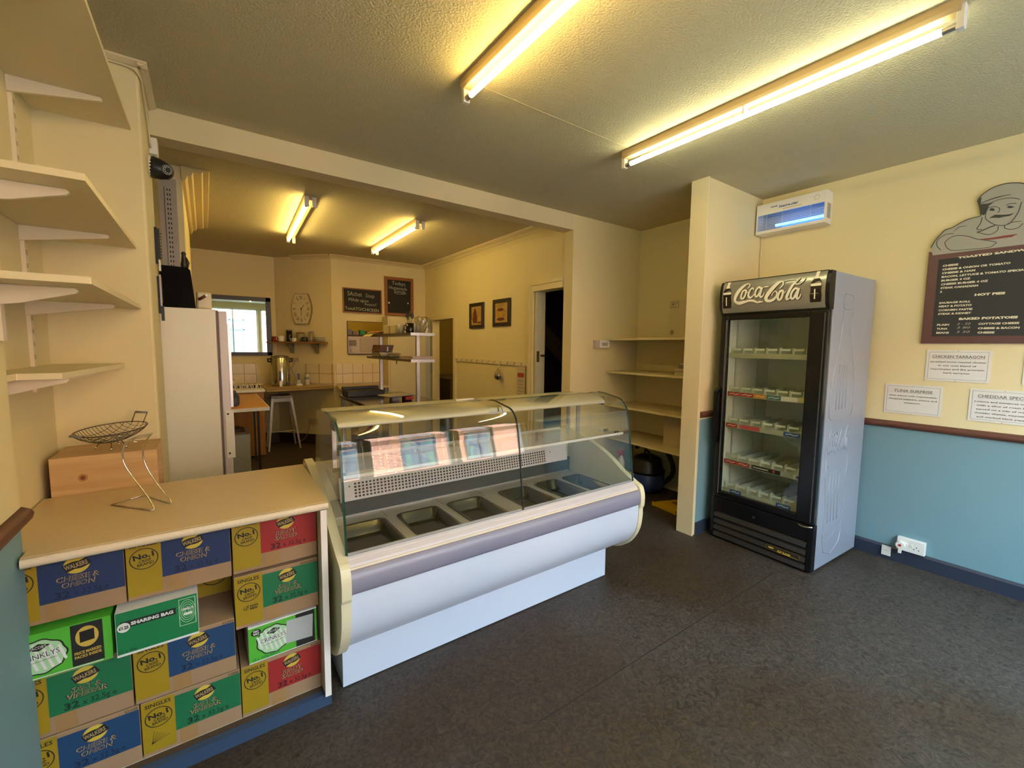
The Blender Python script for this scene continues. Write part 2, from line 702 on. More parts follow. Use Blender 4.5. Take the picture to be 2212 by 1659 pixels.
# kitchen walls
w = MB()
w.box(2.98, 3.1, 3.79, 5.66, 0, H, cream)
w.box(2.98, 3.1, 3.285, 3.79, 2.10, H, cream)
w.box(2.98, 3.1, 5.66, 6.40, 1.90, H, cream)
w.box(2.98, 3.1, 6.40, 6.68, 0, H, cream)
struct('wall_kitchen_right', w)
w = MB()
HX0, HX1, HZ0, HZ1 = 1.735, 2.34, 1.357, 1.85
w.box(1.52, HX0, 6.68, 6.8, 0, H, cream)
w.box(HX1, 3.1, 6.68, 6.8, 0, H, cream)
w.box(HX0, HX1, 6.68, 6.8, 0, HZ0, cream)
w.box(HX0, HX1, 6.68, 6.8, HZ1, H, cream)
struct('wall_kitchen_back', w)
struct('wall_kitchen_diagonal', MB().prism([(0.88, 7.38), (1.535, 6.68), (1.62, 6.76), (0.95, 7.48)], 0, H, cream, 'Z'))
struct('wall_kitchen_far', box(-1.0, 0.95, 7.38, 7.5, 0, H, cream))
w = MB()
w.box(-0.75, -0.62, 3.16, 4.07, 0, H, cream)
w.box(-0.75, -0.09, 4.07, 5.95, 0, H, cream)
w.box(-0.75, -0.62, 5.95, 7.5, 0, H, cream)
struct('wall_kitchen_left', w)
# stepped coving on the chimney breast, thin coving on the far walls
cv = [(-0.09, H), (-0.09, H-0.10), (-0.07, H-0.10), (-0.055, H-0.06), (-0.03, H-0.055), (-0.02, H-0.03), (0.03, H-0.026),
      (0.04, H-0.014), (0.075, H-0.012), (0.08, H)]
struct('trim_9', MB().prism(cv, 4.05, 5.97, mat('aged cream gloss', 'd8c48a', 0.4), 'Y'))
cp = [(0, 0), (0, -0.05), (0.015, -0.05), (0.04, -0.028), (0.055, -0.025), (0.09, -0.012), (0.1, 0)]
struct('trim_10', MB().prism([(6.68-a, H+b) for a, b in cp], 1.49, 2.98, cream2, 'X'))
struct('trim_11', MB().prism([(2.98-a, H+b) for a, b in cp], 3.3, 6.68, cream2, 'Y'))
d = Vector((0.88-1.535, 7.38-6.68, 0)).normalized()
mb = MB()
mb.X = Matrix.Translation((1.535, 6.68, H)) @ Matrix((d, Vector((-d.y, d.x, 0)), Vector((0, 0, 1)))).transposed().to_4x4()
mb.prism([(a, b) for a, b in cp], 0.0, 0.62, cream2, 'X')
struct('trim_12', mb)
tile = brick_mat('cream square tiles', 'd8c9a6', 'd3c4a0', '8f7f5f', 1.0, 0.148, 0.148, 0.004, 0.0, 0.2)
struct('trim_13', box(1.56, 2.33, 6.668, 6.68, 0.92, 1.212, tile))
struct('trim_14', box(0.0, 0.60, 7.368, 7.38, 0.91, 1.206, tile))
mb = MB()
mb.X = Matrix.Translation((1.535, 6.68, 0)) @ Matrix((d, Vector((-d.y, d.x, 0)), Vector((0, 0, 1)))).transposed().to_4x4()
mb.box(0.0, 0.5, 0.0, 0.012, 0.92, 1.21, tile)
struct('trim_15', mb)
mb = MB()
mb.X = Matrix.Translation((1.535, 6.68, 0)) @ Matrix((d, Vector((-d.y, d.x, 0)), Vector((0, 0, 1)))).transposed().to_4x4()
mb.box(0.0, 0.95, 0.0, 0.02, 0, 0.15, mat('dark brown skirting', '2a1e16', 0.5))
struct('baseboard_kitchen', mb)
struct('baseboard_far', box(0.62, 0.9, 7.36, 7.38, 0, 0.15, _mc['dark brown skirting']))

# architraves and doors in the kitchen's right wall
ar = mat('door frame gloss', 'd2c493', 0.35)
m_ = MB()
m_.box(2.955, 2.98, 3.78, 3.82, 0, 2.10, ar)
m_.box(2.955, 2.98, 3.30, 3.82, 2.10, 2.165, ar)
m_.box(2.945, 2.98, 3.82, 3.86, 0, 2.165, ar)
m_.box(2.945, 2.98, 3.30, 3.86, 2.165, 2.20, ar)
struct('trim_16', m_)
m_ = MB()
m_.box(2.955, 2.98, 5.59, 5.66, 0, 1.96, ar)
m_.box(2.955, 2.98, 5.66, 6.42, 1.90, 1.96, ar)
m_.box(2.945, 2.954, 5.59, 5.615, 0, 1.975, ar)
struct('trim_17', m_)
# open door seen edge-on in the nearer doorway, its latch on the edge
dm = mat('painted door', 'c9c6a8', 0.4)
dd = box(2.985, 3.105, 3.74, 3.782, 0.01, 2.098, dm).build('door_1', kind='structure')
l_ = MB().box(2.99, 3.005, 3.71, 3.74, 1.33, 1.45, mat('brass latch', '6a5a3a', 0.35, metal=0.8))
l_.cyl((3.05, 3.735, 1.4), (3.05, 3.68, 1.4), 0.012, _mc['brass latch'])
l_.build('door_latch', dd)
# stairs / cupboard void behind door 1
vd = mat('unlit void dark', '2a2418', 0.9)  # near-black colour stands for the darkness of the unlit stairs
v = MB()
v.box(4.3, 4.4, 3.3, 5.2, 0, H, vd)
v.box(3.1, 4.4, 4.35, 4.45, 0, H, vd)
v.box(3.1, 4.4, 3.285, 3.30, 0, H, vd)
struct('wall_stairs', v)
s_ = MB()
s_.X = Matrix.Translation((3.7, 4.1, 1.4)) @ Matrix.Rotation(math.radians(38), 4, 'Y')
s_.box(-0.65, 0.75, -0.03, 0.03, -0.1, 0.1, mat('stair string', '4a4030', 0.7))
struct('trim_18', s_)
# passage behind door 2
ol = mat('olive passage paint', 'b29a52', 0.75)
v = MB()
v.box(4.4, 4.5, 4.45, 8.4, 0, H, ol)
v.box(3.1, 4.4, 8.3, 8.4, 0, H, ol)
v.box(3.1, 4.4, 4.45, 4.5, 0, H, ol)
v.box(2.98, 3.1, 6.8, 8.4, 0, H, ol)
struct('wall_passage', v)
# room behind the serving hatch
yl = mat('yellow back room paint', 'd6b84a', 0.75)
v = MB()
v.box(1.0, 3.0, 8.3, 8.4, 0, H, yl)
v.box(0.95, 1.05, 7.4, 8.4, 0, H, yl)
struct('wall_store', v)
# ------------------------------------------------------------------ alcove shelves
shm = mat('cream shelf board', 'd8cba2', 0.45, var=0.03)
brm = mat('cream shelf bracket', 'dcd0b4', 0.4, var=0.02)
SH = [('topmost', 2.473, 1.3, -0.238), ('second', 1.938, 1.672, -0.245), ('third', 1.657, 1.638, -0.242), ('lowest', 1.382, 1.925, -0.314)]
txt_ = {'topmost': 'wide cream alcove shelf closest to the ceiling, top left',
        'second': 'cream alcove shelf second from the ceiling above the wire basket',
        'third': 'cream alcove shelf third from the ceiling, level with the black box',
        'lowest': 'short narrow cream alcove shelf lowest above the wire fruit basket'}
for nm, z, y0, x1 in SH:
    t = thing('wall_shelf', txt_[nm], 'shelf', (-0.557, 2.3, z), group='alcove shelves')
    b = MB()
    xn = -0.372 if nm == 'lowest' else x1-0.004
    b.prism([(-0.47, y0), (xn, y0), (x1, 2.718), (-0.556, 2.718), (-0.556, 1.852), (-0.47, 1.852)], z, z+0.019, shm, 'Z')
    b.build('board', t, bevel=0.002)
    for yb in (2.44, 2.0 if nm == 'lowest' else 1.80):
        k = MB()
        xb = -0.556 if yb > 1.85 else -0.469
        tip = x1-0.075
        pr = [(xb, z-0.001), (tip+0.012, z-0.001), (tip+0.018, z-0.008), (tip+0.012, z-0.016), (xb+0.05, z-0.05), (xb, z-0.058)]
        k.prism(pr, yb-0.007, yb+0.007, brm, 'Y')
        k.build('bracket', t, bevel=0.002)
for yb, a, b_, lab in ((2.46, 1.30, 2.74, 'cream slotted shelf upright in the alcove corner'),):
    u = MB()
    u.box(-0.557, -0.545, yb-0.014, yb+0.014, a, b_, brm)
    for k in range(34):
        zz = a+0.03+k*0.05
        u.box(-0.546, -0.5445, yb-0.008, yb-0.004, zz, zz+0.018, mat('slot shade', '9a8a66', 0.7))
        u.box(-0.546, -0.5445, yb+0.004, yb+0.008, zz, zz+0.018, mat('slot shade', '9a8a66', 0.7))
    u.build('shelf_upright', label=lab, cat='shelf upright')
u = MB()
u.box(-0.47, -0.458, 1.806, 1.834, 1.5, 2.7, brm)
u.build('shelf_upright', label='cream shelf upright nearest the camera on the left wall', cat='shelf upright')

# ------------------------------------------------------------------ the counter with worktop
WT = mat('speckled beige worktop', 'c7b084', 0.38, hex2='cdb78d', scale=300)
WE = mat('pale speckled edge', 'ded2b8', 0.4, hex2='d0c0a4', scale=120)
lam = mat('cream laminate panel', 'd6cbab', 0.45)
t = thing('counter', 'open fronted counter with beige worktop over stacked crisp cartons', 'counter', (-0.06, 2.1, 0))
b = MB()
b.prism([(1.79, 0.842), (1.783, 0.846), (1.78, 0.856), (1.783, 0.868), (1.79, 0.873)], -0.462, 0.374, WE, 'X', True)
b.box(-0.462, 0.374, 1.79, 1.8, 0.842, 0.873, WE)
b.prism([(-0.462, 1.79), (0.374, 1.79), (0.392, 2.43), (-0.55, 2.43), (-0.55, 1.855), (-0.462, 1.855)], 0.873, 0.875, WT, 'Z')
b.prism([(-0.462, 1.80), (0.372, 1.80), (0.39, 2.43), (-0.55, 2.43), (-0.55, 1.855), (-0.462, 1.855)], 0.842, 0.873, WE, 'Z')
b.build('worktop', t)
b = MB()
b.box(0.346, 0.366, 1.79, 2.42, 0.05, 0.842, lam)
b.box(0.344, 0.368, 1.785, 1.79, 0.05, 0.842, whitep)
b.box(-0.55, 0.346, 2.40, 2.42, 0.05, 0.842, lam)
b.box(-0.452, 0.346, 1.83, 1.862, 0.03, 0.05, mat('base shadow brown', '4a3a28', 0.7))  # front strip coloured dark to stand for the shadow below the cartons
b.box(-0.55, 0.346, 1.862, 2.40, 0.03, 0.05, lam)
b.build('carcass', t, bevel=0.001)
nb = mat('blue painted plinth', '324660', 0.4)
MB().box(-0.46, 0.37, 1.80, 1.83, 0.0, 0.052, nb).build('plinth', t)

# ------------------------------------------------------------------ crisp cartons
card = mat('brown cardboard', '997c5c', 0.8, var=0.05, scale=9)
ylw = mat('carton yellow', '967c0a', 0.6, hex2='9f840e')
ink = mat('dark print', '16130f', 0.6)
outl = mat('print outline', 'a58c62', 0.6)
lgy = mat('logo yellow', 'c6ae3c', 0.6)
cols = {'blue': mat('carton blue', '1d3058', 0.6), 'blue2': mat('carton teal blue', '173e64', 0.6),
        'green': mat('carton green', '12683e', 0.6), 'red': mat('carton red', '962420', 0.6)}
inkb = {'blue': mat('ink on blue', '0f1b3a', 0.6), 'blue2': mat('ink on teal', '0b2340', 0.6),
        'green': mat('ink on green', '0b2c1c', 0.6), 'red': mat('ink on red', '3c0f14', 0.6)}


def carton(x, z, y, w, h, dep, col, l1, l2, code, lab, singles=True, extra=None, rz=0.0, brown=False):
    c = MB()
    T = Matrix.Translation((x, y, z)) @ Matrix.Rotation(rz, 4, 'Z')
    c.X = T
    c.box(0, w, 0, dep, 0, h, card)
    # flap seam along the top edge
    c.box(0.003, w-0.003, -0.0004, 0.0, h-0.004, h-0.002, outl)
    F = frame((0, 0, 0), (1, 0, 0), (0, 0, 1))
    ys = w*0.315
    c.rect(F, 0.0, ys, 0.012, h-0.004, ylw)
    c.add([(-0.0006, 0.0, 0.012), (-0.0006, dep*0.3, 0.012), (-0.0006, dep*0.3, h-0.004), (-0.0006, 0.0, h-0.004)], [(0, 1, 2, 3)], ylw)
    c.rect(F, ys, w-0.001, h*0.28, h*0.925, cols[col])
    # tape
    c.rect(F, ys+0.012, ys+0.062, 0.0, h*0.28, mat('parcel tape', '9c7a4e', 0.3), d=0.0008)
    cx, cy = w*0.615, h*0.795
    R = h*0.122
    c.ellipse(F, cx, cy, R*1.22, R*1.12, outl, d=0.0009)
    c.ellipse(F, cx, cy, R*1.15, R*1.05, lgy, d=0.0011)
    c.stroke(F, [(cx-R*1.15, cy-R*0.35), (cx-R*0.3, cy-R*0.02), (cx+R*0.4, cy+R*0.02), (cx+R*1.15, cy+R*0.4)], R*1.0, ink, d=0.0013)
    c.text(F, 'WALKERS', cx, cy-R*0.27, R*0.55, outl, width=R*2.15, align='C', bold=0.03, d=0.0015, rot=0.2)
    for k, (s_, yy) in enumerate(((l1, h*0.568), (l2, h*0.470))):
        if s_:
            c.text(F, s_, cx, yy, h*0.080, outl, align='C', bold=0.035, d=0.0010, shear=0.15)
            c.text(F, s_, cx, yy+0.0002, h*0.080, inkb[col], align='C', bold=-0.004, d=0.0013, shear=0.15)
    c.stroke(F, [(cx-h*0.2, h*0.45), (cx+h*0.2, h*0.455)], 0.0012, inkb[col], smooth=False)
    c.text(F, '32', w*0.43, h*0.315, h*0.105, inkb[col], width=w*0.12, bold=0.035)
    c.text(F, 'x 32.5g e', w*0.575, h*0.32, h*0.085, inkb[col], width=w*0.285, bold=0.012)
    if singles:
        c.text(F, 'SINGLES', ys*0.5, h*0.87, h*0.065, ink, width=ys*0.78, align='C', bold=0.02)
    ex, ey = ys*0.5, h*0.66
    c.stroke(F, [(ex+ys*0.40*math.cos(a*PI/8), ey+h*0.17*math.sin(a*PI/8)) for a in range(16)], 0.0028, ink, closed=True)
    c.text(F, 'No.1', ex, ey+h*0.01, h*0.085, ink, width=ys*0.6, align='C', bold=0.04, rot=0.12)
    c.text(F, 'CRISP', ex+0.003, ey-h*0.055, h*0.045, ink, align='C', bold=0.02, rot=0.12)
    c.text(F, 'BRAND', ex+0.004, ey-h*0.11, h*0.045, ink, align='C', bold=0.02, rot=0.12)
    if extra == 'mess':
        c.stroke(F, [(ys*0.38+0.008*math.cos(a*PI/6), h*0.36+0.008*math.sin(a*PI/6)) for a in range(12)], 0.0012, ink, closed=True)
        c.stroke(F, [(ys*0.31, h*0.365), (ys*0.37, h*0.335), (ys*0.47, h*0.41)], 0.003, ink, smooth=False)
        c.text(F, 'NON', ys*0.52, h*0.365, h*0.04, ink, bold=0.04)
        c.text(F, 'MESS', ys*0.52, h*0.315, h*0.04, ink, bold=0.04)
    if extra == 'fan':
        for k in range(6):
            c.stroke(F, [(ys*0.25, h*0.2), (ys*(0.35+0.09*k), h*(0.42-0.028*k))], 0.0012, ink, smooth=False)
    c.text(F, code, w*0.985, h*0.935, h*0.045, ink, align='R')
    o = c.build('crisp_carton', label=lab, cat='carton', group='crisp cartons under the counter')
    return o


Yc = 1.862
hh = 0.207
cw = 0.290
carton(-0.540, 0.631, Yc, cw, hh, 0.36, 'blue', 'CHEESE &', 'ONION', '55349', 'dark blue cheese and onion carton at top left under worktop', rz=0.006)
carton(-0.245, 0.634, Yc-0.004, cw, hh, 0.36, 'blue', 'CHEESE &', 'ONION', '55349', 'dark blue cheese and onion carton top middle, above the sharing bag box')
carton(0.051, 0.634, Yc, cw, hh, 0.36, 'red', 'READY', 'SALTED', '55347', 'bright red ready salted carton at top right under worktop')
carton(0.051, 0.414, Yc, cw, hh, 0.36, 'green', 'SALT &', 'VINEGAR', '300050502', 'green salt and vinegar carton at right with the non mess tick', extra='mess')
carton(-0.540, 0.260, Yc, cw, hh, 0.36, 'green', 'SALT &', 'VINEGAR', '55846', 'dull green salt and vinegar carton at left under the striped crinkle box', rz=0.004)
carton(-0.244, 0.262, Yc-0.004, cw, hh, 0.36, 'blue2', 'CHEESE &', 'ONION', '55349', 'teal blue cheese and onion carton in the middle of the third row')
carton(-0.528, 0.052, Yc, cw, hh-0.003, 0.36, 'blue2', 'CHEESE &', 'ONION', '55349', 'teal blue cheese and onion carton at bottom left on the counter base')
carton(-0.234, 0.052, Yc, cw, hh-0.003, 0.36, 'green', 'SALT &', 'VINEGAR', '55846', 'green salt and vinegar carton bottom middle with a fan print', extra='fan')
carton(0.060, 0.052, Yc, 0.284, hh-0.003, 0.36, 'red', 'READY', 'SALTED', '55347', 'dull red ready salted carton at bottom right on the counter base')
# yellow carton pushed to the back of the gap
c = MB()
c.box(-0.19, 0.047, 2.08, 2.36, 0.471, 0.622, card)
F = frame((-0.19, 2.08, 0.471), (1, 0, 0), (0, 0, 1))
c.rect(F, 0.0, 0.236, 0.003, 0.15, ylw)
c.ellipse(F, 0.18, 0.08, 0.045, 0.04, ink, d=0.0008)
c.ellipse(F, 0.18, 0.08, 0.041, 0.036, ylw, d=0.001)
c.text(F, 'No.1', 0.18, 0.08, 0.018, ink, align='C', bold=0.03, d=0.0012)
c.build('crisp_carton', label='shadowed yellow carton pushed back in the gap beside the sharing bag box', cat='carton', group='crisp cartons under the counter')

lime = mat('lime green print', '4fae32', 0.55)
mint = mat('pale striped print', 'a6d0a0', 0.55)
wpr = mat('white print', 'd9dcd6', 0.5)
dkp = mat('black panel print', '1c1b19', 0.55)
emer = mat('emerald print', '0f7442', 0.5)
gol = mat('gold print', 'c2a648', 0.5)


def crinkle(c, F, x0, y0, w, h, cut=False):
    cx, cy = x0, y0
    pts, pts2, n = [], [], 44
    for i in range(n):
        a = 2*PI*i/n
        k = 1+0.035*math.cos(9*a)
        pts.append((cx+w*k*math.cos(a), cy+h*k*math.sin(a)))
        pts2.append((cx+w*k*0.93*math.cos(a), cy+h*k*0.93*math.sin(a)))
    c.flat(F, pts, ink, d=0.0009)
    c.flat(F, pts2, mint, d=0.0011)
    for k in range(-3, 4):
        xx = cx+k*w*0.27
        t_ = h*0.85*math.sqrt(max(0.05, 1-(k*0.27)**2))
        c.stroke(F, [(xx-0.25*t_, cy+t_*0.9), (xx+0.25*t_, cy-t_*0.9)], w*0.11, wpr, d=0.0013, smooth=False)
    c.flat(F, [(cx-w*0.42, cy+h*0.52), (cx, cy+h*0.78), (cx+w*0.42, cy+h*0.62), (cx, cy+h*0.36)], ink, d=0.0015)
    c.text(F, "JACOB'S", cx, cy+h*0.50, h*0.15, wpr, width=w*0.55, align='C', d=0.0017, rot=0.05)
    c.text(F, 'CRINKLYS', cx, cy-h*0.06, h*0.30, wpr, width=w*1.5, align='C', bold=0.09, d=0.0017, rot=0.08)
    c.text(F, 'CRINKLYS', cx, cy-h*0.05, h*0.28, ink, width=w*1.46, align='C', bold=0.0, d=0.0020, rot=0.08)
    c.stroke(F, [(cx-w*0.6, cy-h*0.28), (cx+w*0.6, cy-h*0.16)], 0.0012, ink, d=0.0018, smooth=False)


# crinkle box right column
c = MB()
c.X = Matrix.Translation((0.088, 1.855, 0.261)) @ Matrix.Rotation(0.02, 4, 'Z')
c.box(0, 0.244, 0, 0.22, 0, 0.148, wpr)
F = frame((0, 0, 0), (1, 0, 0), (0, 0, 1))
c.rect(F, 0.0, 0.244, 0.004, 0.143, lime)
crinkle(c, F, 0.085, 0.075, 0.060, 0.058)
c.ellipse(F, 0.026, 0.122, 0.017, 0.014, ink, d=0.0016)
c.text(F, 'NO', 0.026, 0.124, 0.008, wpr, align='C', bold=0.05, d=0.0018)
c.text(F, 'VAT', 0.026, 0.113, 0.008, wpr, align='C', bold=0.05, d=0.0018)
c.rect(F, 0.165, 0.236, 0.004, 0.143, dkp, d=0.001)
c.flat(F, [(0.128, 0.035), (0.226, 0.028), (0.230, 0.125), (0.132, 0.130)], mat('grey paper sheet', 'a9b0ae', 0.6), d=0.0022)
c.text(F, '12 x 105g BAGS', 0.012, 0.008, 0.010, emer, bold=0.02)
c.build('snack_box', label='small lime striped snack box with paper taped on, right column', cat='box', group='snack boxes under the counter')
# crinkle box left column
c = MB()
c.X = Matrix.Translation((-0.540, 1.835, 0.470)) @ Matrix.Rotation(-0.01, 4, 'Z')
c.box(0, 0.252, 0, 0.24, 0, 0.146, lime)
F = frame((0, 0, 0), (1, 0, 0), (0, 0, 1))
c.rect(F, 0.0, 0.228, 0.003, 0.006, wpr)
crinkle(c, F, 0.088, 0.070, 0.062, 0.056)
c.rect(F, 0.158, 0.232, 0.008, 0.143, dkp, d=0.001)
c.ellipse(F, 0.195, 0.098, 0.027, 0.034, gol, d=0.0014)
for k in range(7):
    c.stroke(F, [(0.178, 0.084+k*0.005), (0.212, 0.087+k*0.005)], 0.006, ink, d=0.0017, smooth=False)
c.text(F, 'PRICE MARKED', 0.195, 0.045, 0.009, gol, width=0.062, align='C', bold=0.03, d=0.0014, rot=0.06)
c.text(F, 'PACKS INSIDE', 0.195, 0.032, 0.009, gol, width=0.062, align='C', bold=0.03, d=0.0014, rot=0.06)
c.build('snack_box', label='lime snack box with black scribbled panel at the left column', cat='box', group='snack boxes under the counter')
# sharing bag box
c = MB()
c.X = Matrix.Translation((-0.276, 1.815, 0.472)) @ Matrix.Rotation(0.02, 4, 'Z')
c.box(0, 0.216, 0, 0.2, 0.0, 0.150, wpr)
F = frame((0, 0, 0), (1, 0, 0), (0, 0, 1))
c.rect(F, 0.001, 0.215, 0.008, 0.150, emer)
c.rect(F, 0.012, 0.155, 0.095, 0.118, dkp, d=0.001)
c.ellipse(F, 0.020, 0.098, 0.016, 0.016, wpr, d=0.0014)
c.text(F, '\u00a31.25', 0.020, 0.093, 0.010, ink, width=0.024, align='C', bold=0.05, d=0.0018)
c.text(F, 'SHARING BAG', 0.038, 0.101, 0.011, wpr, width=0.11, bold=0.05, d=0.0018)
c.rect(F, 0.163, 0.210, 0.045, 0.142, mint, d=0.001)
c.rect(F, 0.165, 0.208, 0.047, 0.140, emer, d=0.0012)
for k in range(5):
    c.stroke(F, [(0.186+(0.006+0.006*k)*math.cos(a*PI/8)*0.75, 0.095+(0.008+0.008*k)*math.sin(a*PI/8)) for a in range(16)], 0.0016, mint, d=0.0015, closed=True)
c.rect(F, 0.170, 0.204, 0.098, 0.110, emer, d=0.0016)
c.text(F, 'CRINKLYS', 0.187, 0.100, 0.008, wpr, width=0.034, align='C', bold=0.05, d=0.0018)
c.rect(F, 0.176, 0.200, 0.082, 0.090, wpr, d=0.0017)
c.text(F, '15 x 90g', 0.006, 0.012, 0.009, inkb['green'])
c.build('snack_box', label='emerald green sharing bag box sticking out in the second row', cat='box', group='snack boxes under the counter')

# ------------------------------------------------------------------ wooden crate and wire fruit basket
pine = wood_mat('pine board', 'b4905c', 'c8a674', 'X', 4)
crn = mat('wood knot', '6b3f22', 0.6)
t = thing('wooden_crate', 'pale pine box turned on its side behind the worktop', 'crate', (-0.36, 2.56, 0.7))
c = MB()
x0, x1, y0, y1, z0, z1 = -0.53, -0.195, 2.44, 2.705, 0.70, 1.03
c.box(x0, x1-0.0, y0, y0+0.018, z0, z1, pine)
c.box(x0, x1, y1-0.018, y1, z0, z1, pine)
c.box(x0, x1, y0+0.018, y1-0.018, z1-0.018, z1, pine)
c.box(x0, x1, y0+0.018, y1-0.018, z0, z0+0.018, pine)
c.box(x0, x0+0.012, y0+0.018, y1-0.018, z0+0.018, z1-0.018, pine)
c.build('panel', t, bevel=0.001)
F = frame((x0, y0, 0.87), (1, 0, 0), (0, 0, 1))
c = MB()
c.ellipse(F, 0.095, 0.07, 0.008, 0.009, crn)
c.ellipse(F, 0.095, 0.07, 0.015, 0.016, mat('knot ring', 'a5743e', 0.6), d=0.0004)
c.build('knot', t)

wire = mat('tarnished wire', '5a554c', 0.3, metal=0.9)
t = thing('fruit_basket', 'shallow boat shaped wire basket on the pine box', 'basket', (-0.36, 2.56, 1.03))
bk = MB()
cx, cy, zb = -0.355, 2.56, 1.055


def bz(u, v):
    return 1.116+0.012*u-0.055*max(0.0, 1-u*u-v*v)**0.8


A, B = 0.128, 0.118
RB = Matrix.Translation((cx, cy, 0)) @ Matrix.Rotation(math.radians(48), 4, 'Z') @ Matrix.Translation((-cx, -cy, 0))
bk.X = RB
bk.tube([(cx+A*math.cos(a*PI/20), cy+B*math.sin(a*PI/20), bz(math.cos(a*PI/20), math.sin(a*PI/20))) for a in range(40)], 0.0022, wire, 6, closed=True)
bk.tube([(cx+A*0.5*math.cos(a*PI/20), cy+B*0.5*math.sin(a*PI/20), bz(0.5*math.cos(a*PI/20), 0.5*math.sin(a*PI/20))) for a in range(40)], 0.0014, wire, 6, closed=True)
for i in range(-8, 9):
    u = i/9
    m_ = math.sqrt(1-u*u)
    bk.tube([(cx+A*u, cy+B*m_*v, bz(u, m_*v)) for v in [k/8 for k in range(-8, 9)]], 0.0010, wire, 5)
for i in range(-3, 4):
    v = i/4
    m_ = math.sqrt(1-v*v)
    bk.tube([(cx+A*m_*u, cy+B*v, bz(m_*u, v)) for u in [k/9 for k in range(-9, 10)]], 0.0010, wire, 5)
bk.build('wire_bowl', t)
for sx, lz in ((1, 0.045), (-1, 0.008)):
    h_ = MB()
    h_.X = RB
    xe = cx+sx*A*0.93
    ze = bz(sx*0.93, 0.35)
    h_.tube([(xe, cy-0.03, ze), (xe+sx*0.022, cy-0.032, ze+lz), (xe+sx*0.022, cy+0.032, ze+lz), (xe, cy+0.03, ze)], 0.002, wire, 6)
    h_.tube([(xe+sx*0.022, cy-0.028, ze+lz), (xe+sx*0.022, cy+0.028, ze+lz)], 0.0048, grey, 8)
    h_.build('handle', t)
for a, b_ in ((-0.45, -0.5), (0.1, -0.6), (0.5, 0.3), (-0.3, 0.5)):
    l_ = MB()
    l_.X = RB
    px_, py_ = cx+A*a*0.8, cy+B*b_*0.8
    l_.tube([(cx+A*a*0.55, cy+B*b_*0.55, bz(a*.55, b_*.55)), (px_, py_, 1.036)], 0.0015, wire, 5)
    l_.lathe([(0, -0.006), (0.005, -0.003), (0.0055, 0), (0.005, 0.003), (0, 0.006)], px_, py_, 1.037, chrome, 10)
    l_.build('leg', t)

t = thing('wire_stand', 'bent chrome wire stand on the worktop by the pine box', 'stand', (-0.22, 2.15, 0.875))
a1 = [(-0.32, 2.194), (-0.182, 2.045), (-0.134, 2.098), (-0.227, 2.26)]
zt = 0.878
b = MB()
L1 = [(-0.190, 2.045, zt), (-0.182, 2.05, zt+0.004), (-0.205, 2.08, 0.93), (-0.245, 2.11, 1.0), (-0.268, 2.12, 1.06), (-0.262, 2.12, 1.115), (-0.235, 2.12, 1.142), (-0.2, 2.12, 1.15), (-0.18, 2.12, 1.153)]
L2 = [(-0.140, 2.098, zt), (-0.134, 2.10, zt+0.004), (-0.165, 2.13, 0.93), (-0.20, 2.155, 1.0), (-0.215, 2.16, 1.06), (-0.208, 2.155, 1.11), (-0.19, 2.14, 1.14), (-0.18, 2.12, 1.153)]


def smooth3(pts, k=4):
    out = []
    n = len(pts)
    P = [Vector(p) for p in pts]
    for i in range(n-1):
        p0, p1, p2, p3 = P[max(0, i-1)], P[i], P[i+1], P[min(n-1, i+2)]
        for j in range(k):
            t_ = j/k
            out.append(0.5*((2*p1)+(p2-p0)*t_+(2*p0-5*p1+4*p2-p3)*t_*t_+(3*p1-p0-3*p2+p3)*t_**3))
    out.append(P[-1])
    return out


b.tube(smooth3(L1), 0.0028, chrome, 8)
b.tube(smooth3(L2), 0.0028, chrome, 8)
b.build('stem', t)
b = MB()
b.tube([(-0.190, 2.045, zt), (-0.32, 2.194, zt), (-0.227, 2.262, zt), (-0.140, 2.098, zt)], 0.0028, chrome, 8)
b.build('base', t)
b = MB()
b.tube(smooth3([(-0.18, 2.12, 1.153), (-0.205, 2.12, 1.140), (-0.23, 2.125, 1.138), (-0.24, 2.13, 1.128), (-0.225, 2.135, 1.122)]), 0.002, chrome, 8)
b.build('hook', t)
# ------------------------------------------------------------------ curved glass display counter
crm = mat('cream moulded plastic', 'd3cfae', 0.4, var=0.02)
lil = mat('lilac grey bumper', '828396', 0.38, var=0.03)
wpan = mat('white steel panel', 'c2cfe0', 0.3, var=0.015)
rail = mat('pale aluminium rail', 'bfbcc0', 0.45, var=0.02)
lit = mat('pale grey deck steel', 'b4ae9e', 0.42, metal=0.25)
XL, XR_ = 0.43, 2.20
t = thing('display_counter', 'long refrigerated serving counter with curved glass front', 'display counter', (1.3, 2.1, 0))
PROF = [(2.30, 0.16)]+sm2([(1.93, 0.155), (1.86, 0.17), (1.79, 0.21), (1.735, 0.275), (1.70, 0.35), (1.688, 0.43), (1.688, 0.48), (1.678, 0.50), (1.676, 0.56),
        (1.684, 0.60), (1.70, 0.628), (1.74, 0.645), (1.84, 0.695), (1.98, 0.78), (2.2, 0.86), (2.36, 0.905), (2.42, 0.90), (2.44, 0.86)], 3)+[(2.44, 0.16)]
for a, b_ in ((0.392, 0.43), (2.20, 2.238)):
    s_ = MB().prism(PROF, a, b_, crm, 'X')
    s_.build('side_panel', t, bevel=0.004, seg=2)
p = MB()
fp = [(1.700, 0.505), (1.698, 0.45), (1.704, 0.38), (1.725, 0.315), (1.765, 0.258), (1.81, 0.225), (1.855, 0.208)]
p.sheet(sm2(fp[::-1]), XL, XR_, 0.004, wpan, 'X')
p.build('front_panel', t)
p = MB()
bp_ = [(1.702, 0.506), (1.690, 0.508), (1.684, 0.52), (1.680, 0.545), (1.681, 0.57), (1.688, 0.592), (1.700, 0.602), (1.715, 0.604), (1.715, 0.506)]
p.prism(bp_, XL, XR_, lil, 'X', True)
